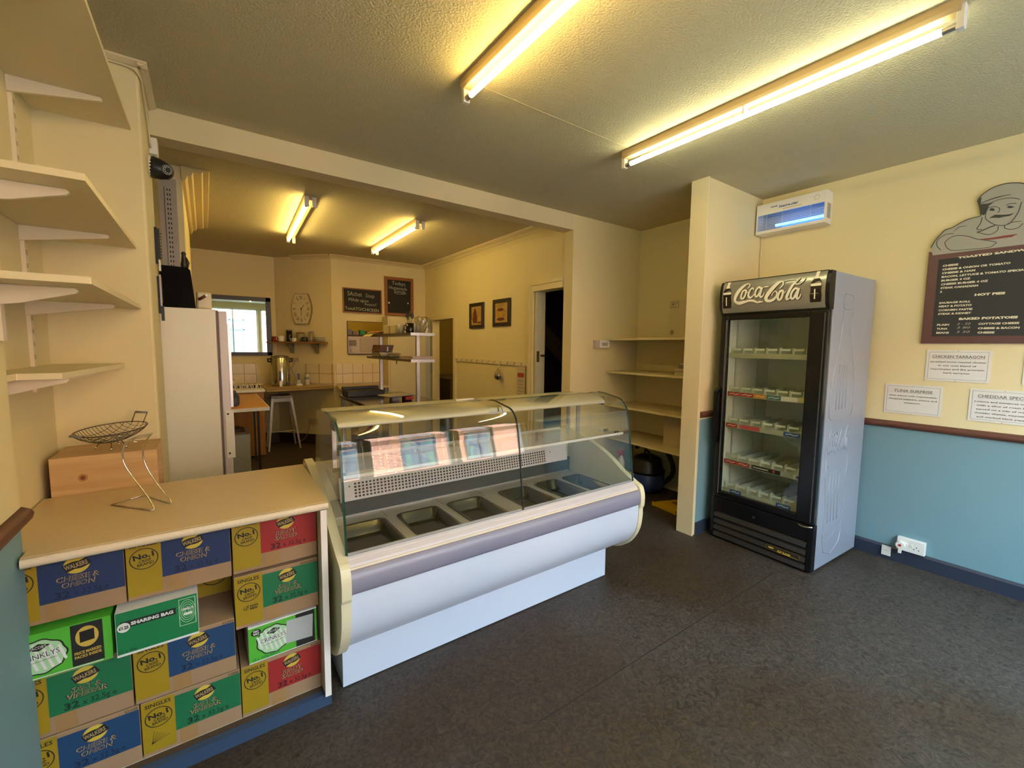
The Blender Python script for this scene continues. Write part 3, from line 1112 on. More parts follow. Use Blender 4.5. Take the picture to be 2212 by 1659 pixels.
p.build('bumper', t)
p = MB()
p.prism([(1.702, 0.604), (1.704, 0.612), (1.712, 0.614), (1.712, 0.604)], XL, XR_, mat('ribbed cream strip', 'cfc7b0', 0.5), 'X')
p.build('strip', t)
p = MB()
p.prism([(1.708, 0.614), (1.712, 0.622), (1.728, 0.634), (1.730, 0.6345), (1.731, 0.637), (1.752, 0.652), (1.76, 0.652), (1.76, 0.60), (1.716, 0.60)], XL, XR_, rail, 'X')
p.build('front_rail', t)
MB().box(XL, 2.088, 1.855, 2.40, 0.004, 0.206, wpan).build('plinth', t, bevel=0.001)
b = MB()
b.box(XL, XR_, 1.765, 1.80, 0.45, 0.592, lit)
b.box(XL, XR_, 2.36, 2.42, 0.20, 0.88, crm)
b.box(XL, XR_, 1.80, 2.36, 0.44, 0.46, lit)
b.box(XL, XR_, 1.855, 2.42, 0.2065, 0.25, lit)
b.build('body', t)
PANS = [(0.470, 0.742), (0.800, 1.045), (1.10, 1.335), (1.455, 1.690), (1.745, 1.950), (1.995, 2.165)]
PY0, PY1 = 1.772, 2.21
b = MB()
xs = [XL]+[v for q in PANS for v in (q[0]+0.01, q[1]-0.01)]+[XR_]
for i in range(0, len(xs), 2):
    b.box(xs[i], xs[i+1], 1.79, PY1-0.01, 0.572, 0.58, lit)
b.box(XL, XR_, PY1-0.01, 2.33, 0.572, 0.58, lit)
b.box(XL, XR_, 1.762, 1.78, 0.572, 0.58, lit)
for x in (0.76, 1.09, 1.37, 1.71):
    b.box(x, x+0.002, PY1, 2.33, 0.58, 0.5805, dk)
b.box(XL+0.02, XR_-0.02, 2.325, 2.333, 0.58, 0.588, alu)
b.build('deck', t)
b = MB()
b.box(XL, XR_, 2.335, 2.345, 0.50, 0.68, mat('dark galvanised steel', '4d5459', 0.45, metal=0.5))
b.build('air_slot', t)
# perforated white fascia, leaning back
fa = MB()
wf2 = mat('white fascia steel', 'd9dadf', 0.4, var=0.015)
fa.prism([(2.315, 0.668), (2.32, 0.67), (2.345, 0.79), (2.36, 0.86), (2.40, 0.885), (2.40, 0.90), (2.35, 0.875), (2.335, 0.795), (2.308, 0.672)], 0.545, 2.15, wf2, 'X')
Fy = frame((0.545, 2.3085, 0.672), (1, 0, 0), (0, 0.0265, 0.123))
for i in range(66):
    for j in range(5):
        x = 0.075+i*0.0202
        y = 0.012+j*0.0170
        fa.rect(Fy, x, x+0.0120, y, y+0.0105, blackm, d=0.001)
for x, y in ((0.05, 0.075), (1.45, 0.075)):
    fa.ellipse(Fy, x, y, 0.004, 0.004, blackm, d=0.001)
fa.build('fascia', t)
# curved glass
GP = [(1.745, 0.648), (1.755, 0.72), (1.768, 0.82), (1.783, 0.94), (1.797, 1.04), (1.808, 1.085)]
cx_, cz_ = 1.905, 1.07
GP += [(1.905+0.098*math.cos(math.radians(a)), 1.072+0.098*math.sin(math.radians(a))) for a in range(172, 96, -8)]
GP += [(1.95, 1.178), (2.0, 1.187), (2.06, 1.191)]
GF = glass_mat('curved front glass', (0.965, 0.98, 0.972), 1.4)
for a, b_ in ((XL+0.002, 1.317), (1.323, XR_-0.002)):
    g = MB()
    g.sheet(GP, a, b_, 0.005, GF, 'X', edge=gedge)
    g.build('front_glass', t)
b = MB()
seal = [(y_-0.001, z_+0.001) for y_, z_ in GP]
b.sheet(seal, 1.3172, 1.3228, 0.006, black, 'X')
b.build('seal', t)
for a, b_ in ((XL-0.0025, XL+0.0015), (XR_-0.0015, XR_+0.0025)):
    g = MB()
    poly = [(1.753, 0.648)]+[(y_+0.006, z_-0.001) for y_, z_ in GP[1:]]+[(2.22, 1.186), (2.26, 1.17), (2.30, 0.90), (2.2, 0.862), (1.98, 0.782), (1.84, 0.697)]
    g.prism(poly, a, b_, glass, 'X')
    g.build('end_glass', t)
    g = MB()
    rim = [(y_+0.004, z_+0.0005) for y_, z_ in GP]
    g.sheet(rim, a-0.002, b_+0.003, 0.006, gedge, 'X')
    g.build('glass_edge', t)
# lamp canopy under the glass top, in two lengths with a metal joint
can = [(1.945, 1.134), (1.945, 1.143), (1.95, 1.152), (1.965, 1.166), (1.99, 1.176), (2.03, 1.181), (2.27, 1.183), (2.27, 1.172), (2.10, 1.165), (2.06, 1.15), (2.04, 1.134)]
canm = mat('satin cream canopy', 'dedcc8', 0.28, metal=0.1)
for a, b_ in ((0.455, 1.235), (1.325, 2.135)):
    MB().prism(can, a, b_, canm, 'X', True).build('canopy', t)
can2 = [(y_+0.004, z_-0.002) for y_, z_ in can]
MB().prism(can2, 1.235, 1.325, alu, 'X').build('canopy_joint', t)
for xx in (0.445, 2.137):
    b = MB()
    b.box(xx, xx+0.01, 1.96, 2.03, 1.12, 1.175, blackm)
    b.cyl((xx-0.012, 1.985, 1.14), (xx+0.012, 1.985, 1.14), 0.008, black)
    b.build('end_clip', t)
F = frame((2.07, 1.9445, 1.1345), (1, 0, 0), (0, 0.0, 1))
b = MB()
b.box(2.07, 2.132, 1.943, 1.945, 1.1345, 1.150, white)
b.text(F, 'IGLOO', 0.016, 0.003, 0.008, ink, width=0.036, d=0.002)
b.rect(F, 0.006, 0.011, 0.004, 0.010, ink, d=0.002)
b.build('sticker', t)
# glass shelf and its brackets
b = MB()
b.box(0.44, 2.19, 1.835, 2.14, 0.945, 0.951, glass)
b.build('glass_shelf', t)
b = MB()
b.box(0.44, 2.19, 1.827, 1.835, 0.940, 0.954, mat('shelf edge shine', 'e6eae6', 0.25))  # white strip stands in for the shine along the glass edge
b.build('shelf_edge', t)
for x in (0.445, 2.16):
    b = MB()
    b.box(x, x+0.012, 1.84, 2.02, 0.93, 0.944, alu)
    b.cyl((x-0.012, 1.86, 0.95), (x+0.016, 1.86, 0.95), 0.009, black)
    b.cyl((x-0.012, 1.95, 0.95), (x+0.016, 1.95, 0.95), 0.009, black)
    b.build('shelf_bracket', t)
# gas strut and posts at the serving side
b = MB()
b.cyl((2.14, 2.16, 1.165), (2.15, 2.20, 1.145), 0.004, alu)
b.box(2.125, 2.155, 2.19, 2.20, 0.90, 1.14, grey)
b.build('gas_strut', t)
for x in (0.50, 2.10):
    MB().box(x, x+0.02, 2.255, 2.27, 0.88, 1.175, alu).build('post', t)
F = frame((0, 0, 0), (1, 0, 0), (0, 1, 0))
b = MB()
b.box(1.17, 1.29, 2.20, 2.23, 1.183, 1.19, whitep)
b.build('top_clip', t)

# food pans set into the deck
pst = mat('brushed pan steel', '5f5d58', 0.22, metal=1.0, var=0.08, scale=4)
plab = ['dark steel food pan at the far left of the serving deck', 'steel food pan second from the left of the deck',
        'steel food pan just left of the middle glass joint', 'steel food pan just right of the middle glass joint',
        'steel food pan second from the right of the deck', 'narrow steel food pan at the right end of the deck']
for (a, b_), lb in zip(PANS, plab):
    p = MB()
    r_ = 0.03

    def rr(x0, x1, y0, y1, r):
        out = []
        for cx1, cy1, a0 in ((x1-r, y1-r, 0), (x0+r, y1-r, 90), (x0+r, y0+r, 180), (x1-r, y0+r, 270)):
            out += [(cx1+r*math.cos(math.radians(a0+k*18)), cy1+r*math.sin(math.radians(a0+k*18))) for k in range(6)]
        return out
    rings = [(rr(a, b_, PY0, PY1, 0.035), 0.5815), (rr(a, b_, PY0, PY1, 0.035), 0.586), (rr(a+0.004, b_-0.004, PY0+0.004, PY1-0.004, 0.033), 0.588), (rr(a+0.014, b_-0.014, PY0+0.014, PY1-0.014, 0.03), 0.584),
             (rr(a+0.022, b_-0.022, PY0+0.022, PY1-0.022, 0.028), 0.53), (rr(a+0.034, b_-0.034, PY0+0.034, PY1-0.034, 0.025), 0.522)]
    vs = [(x, y, z) for rg, z in rings for x, y in rg]
    n = 24
    fs = [(i*n+k, i*n+(k+1) % n, (i+1)*n+(k+1) % n, (i+1)*n+k) for i in range(len(rings)-1) for k in range(n)]
    fs.append([(len(rings)-1)*n+k for k in range(n)])
    p.add(vs, fs, pst, True)
    p.build('food_pan', label=lb, cat='food pan', group='food pans in the serving counter')
# logo and sketch strokes measured on their own surfaces (metres)
COKE= {'C1': [(0.2125,1.9343),(0.2253,1.9518),(0.2198,1.9666),(0.203,1.9685),(0.1788,1.9539),(0.1542,1.9288),(0.1345,1.8975),(0.1241,1.8691),(0.1271,1.8483),(0.1457,1.838),(0.1694,1.842),(0.1955,1.8486)],'sw': [(0.1289,1.8481),(0.1399,1.8344),(0.1623,1.8309),(0.1903,1.8375),(0.2246,1.8463),(0.259,1.8435),(0.285,1.8301),(0.3043,1.8331),(0.3264,1.8292)],'o1': [(0.1968,1.9262),(0.1808,1.9192),(0.1695,1.8913),(0.1708,1.868),(0.1856,1.8668),(0.199,1.8886),(0.2031,1.917),(0.1968,1.9262)],'o1b': [(0.2031,1.917),(0.2153,1.9072),(0.2318,1.9198)],'c': [(0.2573,1.9201),(0.2508,1.9337),(0.237,1.9278),(0.2241,1.9035),(0.2226,1.8808),(0.2349,1.8671),(0.2514,1.8753),(0.2671,1.8965)],'a1': [(0.3099,1.9231),(0.2926,1.9361),(0.2768,1.9209),(0.269,1.8935),(0.2741,1.8733),(0.2853,1.8723),(0.3005,1.8962),(0.315,1.9281)],'a1b': [(0.3175,1.9334),(0.3085,1.901),(0.3028,1.8764),(0.3134,1.8643),(0.3263,1.877),(0.3335,1.893)],'hy': [(0.3268,1.9325),(0.3568,1.9336)],'C2': [(0.4324,1.9104),(0.4491,1.9302),(0.4515,1.9486),(0.4397,1.9591),(0.4172,1.9498),(0.3902,1.923),(0.3632,1.8902),(0.3463,1.8586),(0.3502,1.8389),(0.3719,1.8333),(0.3977,1.8432),(0.4147,1.8635),(0.416,1.8851),(0.4049,1.897),(0.3899,1.8849),(0.3832,1.8664)],'o2': [(0.451,1.8978),(0.4362,1.8912),(0.4249,1.8653),(0.4254,1.8409),(0.4395,1.837),(0.451,1.8576),(0.4553,1.8867),(0.451,1.8978)],'o2b': [(0.4553,1.8867),(0.4648,1.8793),(0.4742,1.8902)],'l': [(0.5856,1.9651),(0.5728,1.945),(0.5501,1.9285),(0.528,1.9346),(0.5432,1.9615),(0.5525,1.9655),(0.5251,1.9428),(0.5028,1.9085),(0.4834,1.8627),(0.4798,1.839),(0.49,1.8355),(0.5065,1.85)],'lb': [(0.5385,1.9594),(0.5141,1.9624),(0.4747,1.9618),(0.4449,1.9563)],'a2': [(0.5473,1.896),(0.5324,1.9027),(0.5163,1.8886),(0.5058,1.8606),(0.5096,1.8392),(0.5219,1.8381),(0.5372,1.8656),(0.5496,1.8983)],'a2b': [(0.554,1.9031),(0.5464,1.8726),(0.5409,1.8443),(0.5488,1.8332),(0.5601,1.8453),(0.5675,1.8628)]}
BOT= [(0.0539,1.9971),(0.0758,1.9946),(0.0746,1.9622),(0.0901,1.9281),(0.09,1.8868),(0.0964,1.8507),(0.0973,1.8033),(0.0459,1.8067),(0.0368,1.8554),(0.0271,1.8923),(0.0263,1.9284),(0.0527,1.9646)]
BOT2= [(0.643,1.9997),(0.6634,1.997),(0.664,1.9669),(0.6756,1.9454),(0.6788,1.915),(0.6766,1.8802),(0.6843,1.8443),(0.686,1.804),(0.6288,1.8086),(0.623,1.8499),(0.6184,1.8861),(0.6152,1.9222),(0.6273,1.9614),(0.6441,1.9694)]
CHEF= {'out': [(0.0083,2.1816),(0.0258,2.2257),(0.0495,2.2602),(0.0679,2.2836),(0.1011,2.292),(0.1381,2.3144),(0.1642,2.3274),(0.1905,2.3318),(0.2215,2.3365),(0.2204,2.3514),(0.2154,2.3857),(0.2047,2.4251),(0.205,2.4397),(0.2153,2.459),(0.2344,2.4774),(0.2611,2.4934),(0.2975,2.5027),(0.334,2.5009),(0.3702,2.4904),(0.3854,2.4808),(0.4102,2.1461),(0.3793,2.1448),(0.3463,2.1366),(0.3255,2.1205),(0.2756,2.12),(0.2231,2.1346),(0.1172,2.1433),(0.0638,2.1387),(0.0432,2.1441),(0.0246,2.159)],'hat': [(0.2085,2.4095),(0.251,2.424),(0.2904,2.4316),(0.3389,2.4335)],'hat2': [(0.2165,2.4056),(0.2549,2.4049),(0.2916,2.4152),(0.3404,2.413),(0.3773,2.3946)],'hair': [(0.2087,2.4424),(0.2184,2.4508),(0.2164,2.4075),(0.2425,2.4008),(0.2726,2.404),(0.2534,2.3908),(0.2499,2.3699),(0.244,2.3458),(0.2344,2.3371),(0.2207,2.3477),(0.2154,2.3857),(0.2066,2.4173)],'face': [(0.244,2.3458),(0.2433,2.3205),(0.255,2.2995),(0.2874,2.2688),(0.3228,2.2575),(0.3465,2.2648),(0.3636,2.2928),(0.3773,2.3317),(0.3831,2.3791)],'eye1': [(0.2553,2.365),(0.2648,2.3735),(0.2753,2.3673),(0.2811,2.3551),(0.2687,2.3545),(0.2581,2.3606)],'eye2': [(0.3275,2.3598),(0.3341,2.3688),(0.3489,2.3633),(0.359,2.3555),(0.3425,2.3525)],'br1': [(0.2519,2.3767),(0.2694,2.3796),(0.2898,2.3727)],'br2': [(0.3241,2.3731),(0.3381,2.3801),(0.3647,2.3741)],'nose': [(0.2925,2.3703),(0.2995,2.3578),(0.297,2.3422),(0.2895,2.3422)],'mus': [(0.2589,2.315),(0.283,2.3294),(0.3132,2.3216),(0.3378,2.3183),(0.3615,2.3215),(0.3433,2.3081),(0.3191,2.3084),(0.2996,2.3057),(0.2844,2.311)],'col1': [(0.2299,2.3272),(0.2248,2.2916),(0.2115,2.2593),(0.2353,2.2525)],'col2': [(0.213,2.2387),(0.2359,2.245),(0.2631,2.2577),(0.2877,2.2651)],'sc1': [(0.3007,2.2569),(0.2998,2.2354),(0.2812,2.2175),(0.2559,2.2171),(0.2291,2.2317),(0.213,2.2387)],'sc2': [(0.3276,2.2583),(0.329,2.2401),(0.3541,2.2277),(0.3823,2.2324),(0.3994,2.2532)],'sc3': [(0.3345,2.2639),(0.363,2.2683),(0.3938,2.2667)],'arm': [(0.0721,2.2034),(0.0944,2.2282),(0.13,2.2365),(0.1771,2.2215),(0.2186,2.1967),(0.2949,2.1658),(0.2911,2.1501),(0.2718,2.1371),(0.2096,2.1388),(0.1171,2.1452),(0.0877,2.1638),(0.076,2.1891),(0.0721,2.2034)],'arm2': [(0.1095,2.252),(0.0785,2.2544),(0.0509,2.2405),(0.035,2.2201),(0.0372,2.1883),(0.0567,2.1575)],'arm3': [(0.1669,2.2893),(0.1318,2.2874),(0.1087,2.2637)],'red': [(0.2265,2.1952),(0.2829,2.1935),(0.3322,2.1965),(0.385,2.1949),(0.3598,2.1822),(0.3235,2.1821),(0.2635,2.1827)]}
# ------------------------------------------------------------------ drinks fridge
slv = mat('silver fridge side', '949daa', 0.38, metal=0.25, var=0.02)
blk = mat('gloss black door', '0d0e11', 0.25)
inn = mat('fridge lining', 'e6eae0', 0.5)
drab = mat('clear plastic divider', 'd6dacc', 0.35)
red = mat('label red', 'b22a1e', 0.5)
org = mat('label orange', 'd08a2a', 0.5)
teal = mat('label teal', '2a6a78', 0.5)
blu = mat('label blue', '2a4f92', 0.5)
FO = Vector((3.257, 1.804, 0))
FRZ = math.atan2(-0.999, -0.0435)
t = thing('drinks_fridge', 'tall black and silver glass door drinks fridge against the right wall', 'fridge', FO, FRZ)
TF = Matrix.Translation(FO) @ Matrix.Rotation(FRZ, 4, 'Z')
FW, FD, FH = 0.725, 0.705, 2.0


def fmb():
    m_ = MB()
    m_.X = TF
    return m_


b = fmb()
b.box(0.0, 0.012, 0.045, FD, 0.02, FH-0.01, slv)
b.box(FW-0.012, FW, 0.045, FD, 0.02, FH-0.01, slv)
b.box(0.012, FW-0.012, FD-0.012, FD, 0.02, FH-0.01, slv)
b.box(0.0, FW, 0.04, FD, FH-0.012, FH-0.002, slv)
b.box(0.012, FW-0.012, 0.05, FD-0.012, 0.02, 0.345, blackm)
b.box(0.012, FW-0.012, 0.05, FD-0.012, 1.77, FH-0.012, blackm)
b.build('cabinet', t, bevel=0.002)
b = fmb()
b.box(0.012, 0.05, 0.05, FD-0.05, 0.345, 1.77, inn)
b.box(FW-0.05, FW-0.012, 0.05, FD-0.05, 0.345, 1.77, inn)
b.box(0.012, FW-0.012, FD-0.05, FD-0.012, 0.345, 1.77, inn)
b.box(0.05, FW-0.05, 0.05, FD-0.05, 0.345, 0.37, inn)
b.box(0.05, FW-0.05, 0.05, FD-0.05, 1.75, 1.77, inn)
for x in (0.052, 0.052):
    b.box(0.05, 0.053, 0.14, 0.16, 0.4, 1.72, white)
    b.box(0.05, 0.053, 0.47, 0.49, 0.4, 1.72, white)
b.build('lining', t)
# door
b = fmb()
DX0, DX1, DZ0, DZ1 = 0.004, FW-0.004, 0.338, 1.757
gx0, gx1, gz0, gz1 = 0.058, 0.612, 0.386, 1.715
b.box(DX0, gx0, -0.002, 0.04, DZ0, DZ1, blk)
b.box(gx1, DX1, -0.002, 0.04, DZ0, DZ1, blk)
b.box(gx0, gx1, -0.002, 0.04, DZ0, gz0, blk)
b.box(gx0, gx1, -0.002, 0.04, gz1, DZ1, blk)
DOOR = b.build('door', t, bevel=0.006)
b = fmb()
b.box(DX1-0.022, DX1-0.016, -0.006, -0.001, DZ0+0.02, DZ1-0.02, mat('dark trim', '55585c', 0.3, metal=0.4))
b.box(gx0-0.012, gx0-0.004, -0.004, -0.001, gz0-0.02, gz1, mat('dark trim2', '7a7c78', 0.25, metal=0.6))
b.build('door_trim', DOOR)
b = fmb()
b.box(gx0, gx1, 0.008, 0.014, gz0, gz1, glass_mat('fridge door glass', (0.93, 0.95, 0.91), 0.9))
b.build('door_glass', DOOR)
b = fmb()
b.prism([(-0.004, 0.76), (-0.045, 0.79), (-0.048, 0.80), (-0.048, 1.16), (-0.045, 1.17), (-0.004, 1.20), (-0.004, 1.17), (-0.03, 1.15), (-0.03, 0.81), (-0.004, 0.79)], 0.004, 0.028, blk, 'X')
b.build('door_handle', DOOR, bevel=0.002)
# sign box with a bulging printed panel
b = fmb()
sp = [(0.05, 1.765), (-0.004, 1.765), (-0.022, 1.80), (-0.030, 1.86), (-0.030, 1.92), (-0.020, 1.975), (-0.006, 2.0), (0.05, 2.0)]
b.prism(sp, 0.0, 0.022, blk, 'X')
b.prism(sp, FW-0.022, FW, blk, 'X')
b.box(0.022, FW-0.022, -0.006, 0.05, 1.996, 2.004, blk)
b.box(0.0, FW, -0.006, 0.05, 1.757, 1.768, blk)
SIGN = b.build('sign_box', t)
b = fmb()
sgn = mat('silver sign panel', 'a09e92', 0.25, metal=0.5, var=0.03)
sq = [(-0.006, 1.77), (-0.021, 1.80), (-0.029, 1.86), (-0.029, 1.92), (-0.019, 1.972), (-0.004, 1.996)]
b.sheet(sq, 0.022, FW-0.022, 0.004, sgn, 'X')
b.build('sign_panel', SIGN)


def curve_y(z):
    for (y0, z0), (y1, z1) in zip(sq, sq[1:]):
        if z <= z1 or (y1, z1) == sq[-1]:
            return y0+(y1-y0)*max(0, min(1, (z-z0)/(z1-z0)))
    return -0.02


def wrap(mb):
    """lay flat lettering (local y=0) onto the bulging sign"""
    inv = TF.inverted()
    for i, p in enumerate(mb.v):
        q = inv @ p
        q.y = curve_y(q.z)-0.006+q.y
        mb.v[i] = TF @ q
    return mb


Fs = frame(Vector((0, 0, 0)), Vector((1, 0, 0)), Vector((0, 0, 1)))
wh = mat('sign white lettering', 'efe9d4', 0.4, var=0.01)
shd = mat('sign lettering shadow', '2c2a28', 0.5)
sx_, sz_ = FW/0.726, 0.0
WD = {'C1': [.004, .006, .005, .006, .015, .020, .020, .016, .014, .014, .008, .004], 'sw': [.008, .010, .012, .012, .012, .012, .008, .010, .002],
      'o1': .010, 'o1b': .004, 'c': [.005, .006, .009, .012, .012, .011, .007, .004], 'a1': .010, 'a1b': [.009, .011, .011, .009, .006, .003], 'hy': .006,
      'C2': [.004, .006, .006, .008, .016, .020, .021, .018, .016, .014, .014, .009, .006, .005, .005, .004], 'o2': .011, 'o2b': .004,
      'l': [.003, .004, .005, .005, .004, .004, .011, .013, .013, .012, .007, .003], 'lb': .003, 'a2': .010, 'a2b': [.009, .011, .011, .009, .006, .003]}
for dx, dz, mm, off in ((0.004, -0.004, shd, 0.0), (0, 0, wh, 0.0012)):
    b = fmb()
    for k, pts in COKE.items():
        P_ = [(x*1.0+dx, z+dz) for x, z in pts]
        w_ = [q*1.3 for q in WD[k]] if isinstance(WD[k], list) else WD[k]*1.3
        b.stroke(Fs, P_, w_, mm, d=off)
    wrap(b).build('lettering', SIGN)
cola = mat('bottle print dark', '1c1512', 0.3)
for outline, cx in ((BOT, None), (BOT2, None)):
    b = fmb()
    pts = outline
    x0, x1 = min(p[0] for p in pts), max(p[0] for p in pts)
    z0, z1 = min(p[1] for p in pts), max(p[1] for p in pts)
    mx, wd, ht = (x0+x1)/2, (x1-x0)/2, z1-z0
    prof = [(0.28, 1.0), (0.26, 0.86), (0.45, 0.76), (0.85, 0.64), (0.95, 0.52), (0.82, 0.40), (0.98, 0.2), (0.85, 0.0)]
    neck = [(0.28, 1.0), (0.26, 0.86), (0.45, 0.76)]
    dark = [(r, h) for r, h in prof if h < 0.8]
    b.flat(Fs, [(mx-r*wd, z0+h*ht) for r, h in neck]+[(mx+r*wd, z0+h*ht) for r, h in neck[::-1]], wh, d=0.0)
    b.flat(Fs, [(mx-r*wd, z0+h*ht) for r, h in dark]+[(mx+r*wd, z0+h*ht) for r, h in dark[::-1]], cola, d=0.0)
    b.rect(Fs, mx-wd*0.85, mx+wd*0.85, z0+ht*0.52, z0+ht*0.60, wh, d=0.001)
    b.rect(Fs, mx-wd*0.25, mx-wd*0.05, z0+ht*0.1, z0+ht*0.42, wh, d=0.001)
    wrap(b).build('bottle_print', SIGN)
# louvred base panel
b = fmb()
b.box(0.004, FW-0.004, 0.012, 0.05, 0.015, 0.333, blackm)
b.box(0.0, 0.03, -0.004, 0.05, 0.015, 0.333, blk)
b.box(FW-0.035, FW, -0.004, 0.05, 0.015, 0.333, blk)
b.box(0.03, FW-0.035, -0.004, 0.02, 0.225, 0.333, blk)
BASE = b.build('base_panel', t, bevel=0.003)
b = fmb()
lv = mat('black louvre', '2b2926', 0.35)
for k in range(4):
    z = 0.022+k*0.052
    b.prism([(-0.012, z), (-0.004, z+0.026), (0.014, z+0.040), (0.016, z+0.034), (0.0, z+0.018), (-0.006, z-0.002)], 0.032, FW-0.037, lv, 'X')
b.build('louvre', BASE, bevel=0.0008)
b = fmb()
b.lathe([(0.020, 0), (0.020, 0.008)], 0, 0, 0, blk, 16)
b = fmb()
b.cyl((0.345, -0.006, 0.272), (0.345, -0.018, 0.272), 0.022, blk, n=20)
b.cyl((0.345, -0.018, 0.272), (0.345, -0.021, 0.272), 0.010, chrome, n=16)
b.build('lock', BASE)
b = fmb()
Fb = frame((0.44, -0.0135, 0.075), (1, 0, 0), (0, 0.28, 1))
b.rect(Fb, 0.0, 0.215, 0.0, 0.034, mat('badge bronze', '8a6f2e', 0.35, metal=0.5), d=0.0)
b.rect(Fb, 0.002, 0.213, 0.002, 0.032, ink, d=0.0004)
gld = mat('badge gold', 'c9a53c', 0.3, metal=0.4)
b.ellipse(Fb, 0.032, 0.017, 0.02, 0.006, gld, d=0.0008)
b.text(Fb, 'true', 0.072, 0.006, 0.016, gld, width=0.088, shear=0.35, bold=0.03, d=0.001)
b.rect(Fb, 0.072, 0.205, 0.003, 0.005, gld, d=0.001)
b.build('badge', BASE)
b = fmb()
b.tube([(FW-0.10, -0.004, 0.325), (FW-0.07, -0.012, 0.318), (FW-0.03, -0.012, 0.322), (FW-0.005, -0.01, 0.33)], 0.006, chrome, 8)
b.build('hinge', t)
# shelves with plastic runners and price strips
SZ = [0.395, 0.625, 0.912, 1.157, 1.452]
strips = {1: [(0.0, 0.1, red), (0.1, 0.2, red), (0.215, 0.42, ink), (0.50, 0.60, white)],
          2: [(0.0, 0.09, red), (0.11, 0.26, mat('pink print', 'c8505a', 0.5)), (0.42, 0.53, blu)],
          3: [(0.0, 0.1, red), (0.1, 0.2, red), (0.2, 0.29, org), (0.29, 0.39, teal), (0.39, 0.50, whitep), (0.5, 0.6, mat('pale yellow label', 'cfc88c', 0.5))],
          4: [(0.0, 0.6, mat('dusty strip', 'a8a890', 0.5))], 0: [(0.06, 0.15, blu), (0.40, 0.50, blu)]}
for k, z in enumerate(SZ):
    b = fmb()
    b.box(0.055, FW-0.055, 0.06, FD-0.06, z-0.006, z, drab)
    n = 7
    for i in range(n+1):
        x = 0.058+i*(FW-0.12)/n
        b.prism([(0.07, z), (0.07, z+0.055), (0.10, z+0.06), (0.14, z+0.035), (0.55, z+0.035), (0.55, z)], x, x+0.004, drab, 'X')
    for i in range(n):
        x = 0.062+i*(FW-0.12)/n
        b.box(x+0.006, x+0.072, 0.066, 0.072, z+0.036, z+0.05, drab)
        b.box(x+0.006, x+0.012, 0.066, 0.072, z, z+0.04, drab)
    SHF = b.build('shelf', t)
    b = fmb()
    b.box(0.055, FW-0.055, 0.052, 0.058, z-0.022, z+0.014, mat('clear strip', 'a9ab98', 0.4))
    Ff = frame((0.057, 0.052, z-0.018), (1, 0, 0), (0, 0, 1))
    for a, b2, mm in strips[k]:
        b.rect(Ff, a, b2-0.003, 0, 0.030, mm)
        if mm in (red, org, teal, blu):
            b.stroke(Ff, [(a+0.012, 0.013), ((a+b2)/2-0.008, 0.018), ((a+b2)/2+0.008, 0.012), (b2-0.014, 0.018)], 0.006, whitep, d=0.0012)
        elif mm is white:
            b.ellipse(Ff, (a+b2)/2-0.02, 0.015, 0.014, 0.012, blu, d=0.001)
        elif mm is ink:
            b.rect(Ff, a+0.01, a+0.12, 0.012, 0.018, whitep, d=0.001)
            b.rect(Ff, a+0.15, a+0.165, 0.008, 0.024, red, d=0.001)
    b.build('price_strip', SHF)
# embossed bottle relief on the silver side
b = fmb()


def side(y, z):
    return (FW+0.0005, y, z)


# y measured from fridge front
L = lambda pts, r=0.003: b.tube([side(y, z) for y, z in pts], r, slv, 6)
rl = [(0.20, 1.78), (0.19, 1.83), (0.22, 1.865), (0.33, 1.865), (0.36, 1.83), (0.355, 1.78), (0.33, 1.765), (0.22, 1.765)]
b.tube([side(y, z) for y, z in rl], 0.003, slv, 6, closed=True)
L([(0.21, 1.755), (0.205, 1.70), (0.20, 1.62), (0.17, 1.50), (0.13, 1.38), (0.10, 1.25), (0.09, 1.12), (0.10, 1.06)])
L([(0.345, 1.755), (0.35, 1.70), (0.355, 1.62), (0.39, 1.50), (0.43, 1.38), (0.455, 1.25), (0.465, 1.12), (0.455, 1.06)])
L([(0.10, 1.06), (0.13, 1.035), (0.28, 1.03), (0.42, 1.035), (0.455, 1.06)], 0.0025)
L([(0.105, 0.74), (0.12, 0.70), (0.15, 0.72)], 0.003)
L([(0.105, 0.78), (0.12, 0.60), (0.15, 0.42), (0.13, 0.22), (0.16, 0.12), (0.28, 0.08), (0.40, 0.14), (0.43, 0.24), (0.41, 0.42), (0.44, 0.62), (0.45, 0.78)])
L([(0.12, 0.25), (0.20, 0.20), (0.30, 0.22), (0.40, 0.30)], 0.0025)
for y in (0.19, 0.24, 0.29, 0.34):
    L([(y, 0.32), (y-0.01, 0.5), (y, 0.68)], 0.002)
    L([(y, 1.10), (y, 1.25), (y+(0.265-y)*0.3, 1.4)], 0.002)
ax0, ax1 = 0.115, 0.44
az0 = 0.80
allp = [p for v_ in COKE.values() for p in v_]
lx0, lx1 = min(p[0] for p in allp), max(p[0] for p in allp)
lz0, lz1 = min(p[1] for p in allp), max(p[1] for p in allp)
for k, pts in COKE.items():
    if k in ('lb', 'hy'):
        continue
    L([(ax0+(x-lx0)/(lx1-lx0)*(ax1-ax0), az0+(z-lz0)/(lz1-lz0)*0.19) for x, z in pts], 0.0028)
b.build('embossed_relief', t)

# ------------------------------------------------------------------ ceiling lights
brn = mat('aged batten enamel', 'b39c72', 0.4)


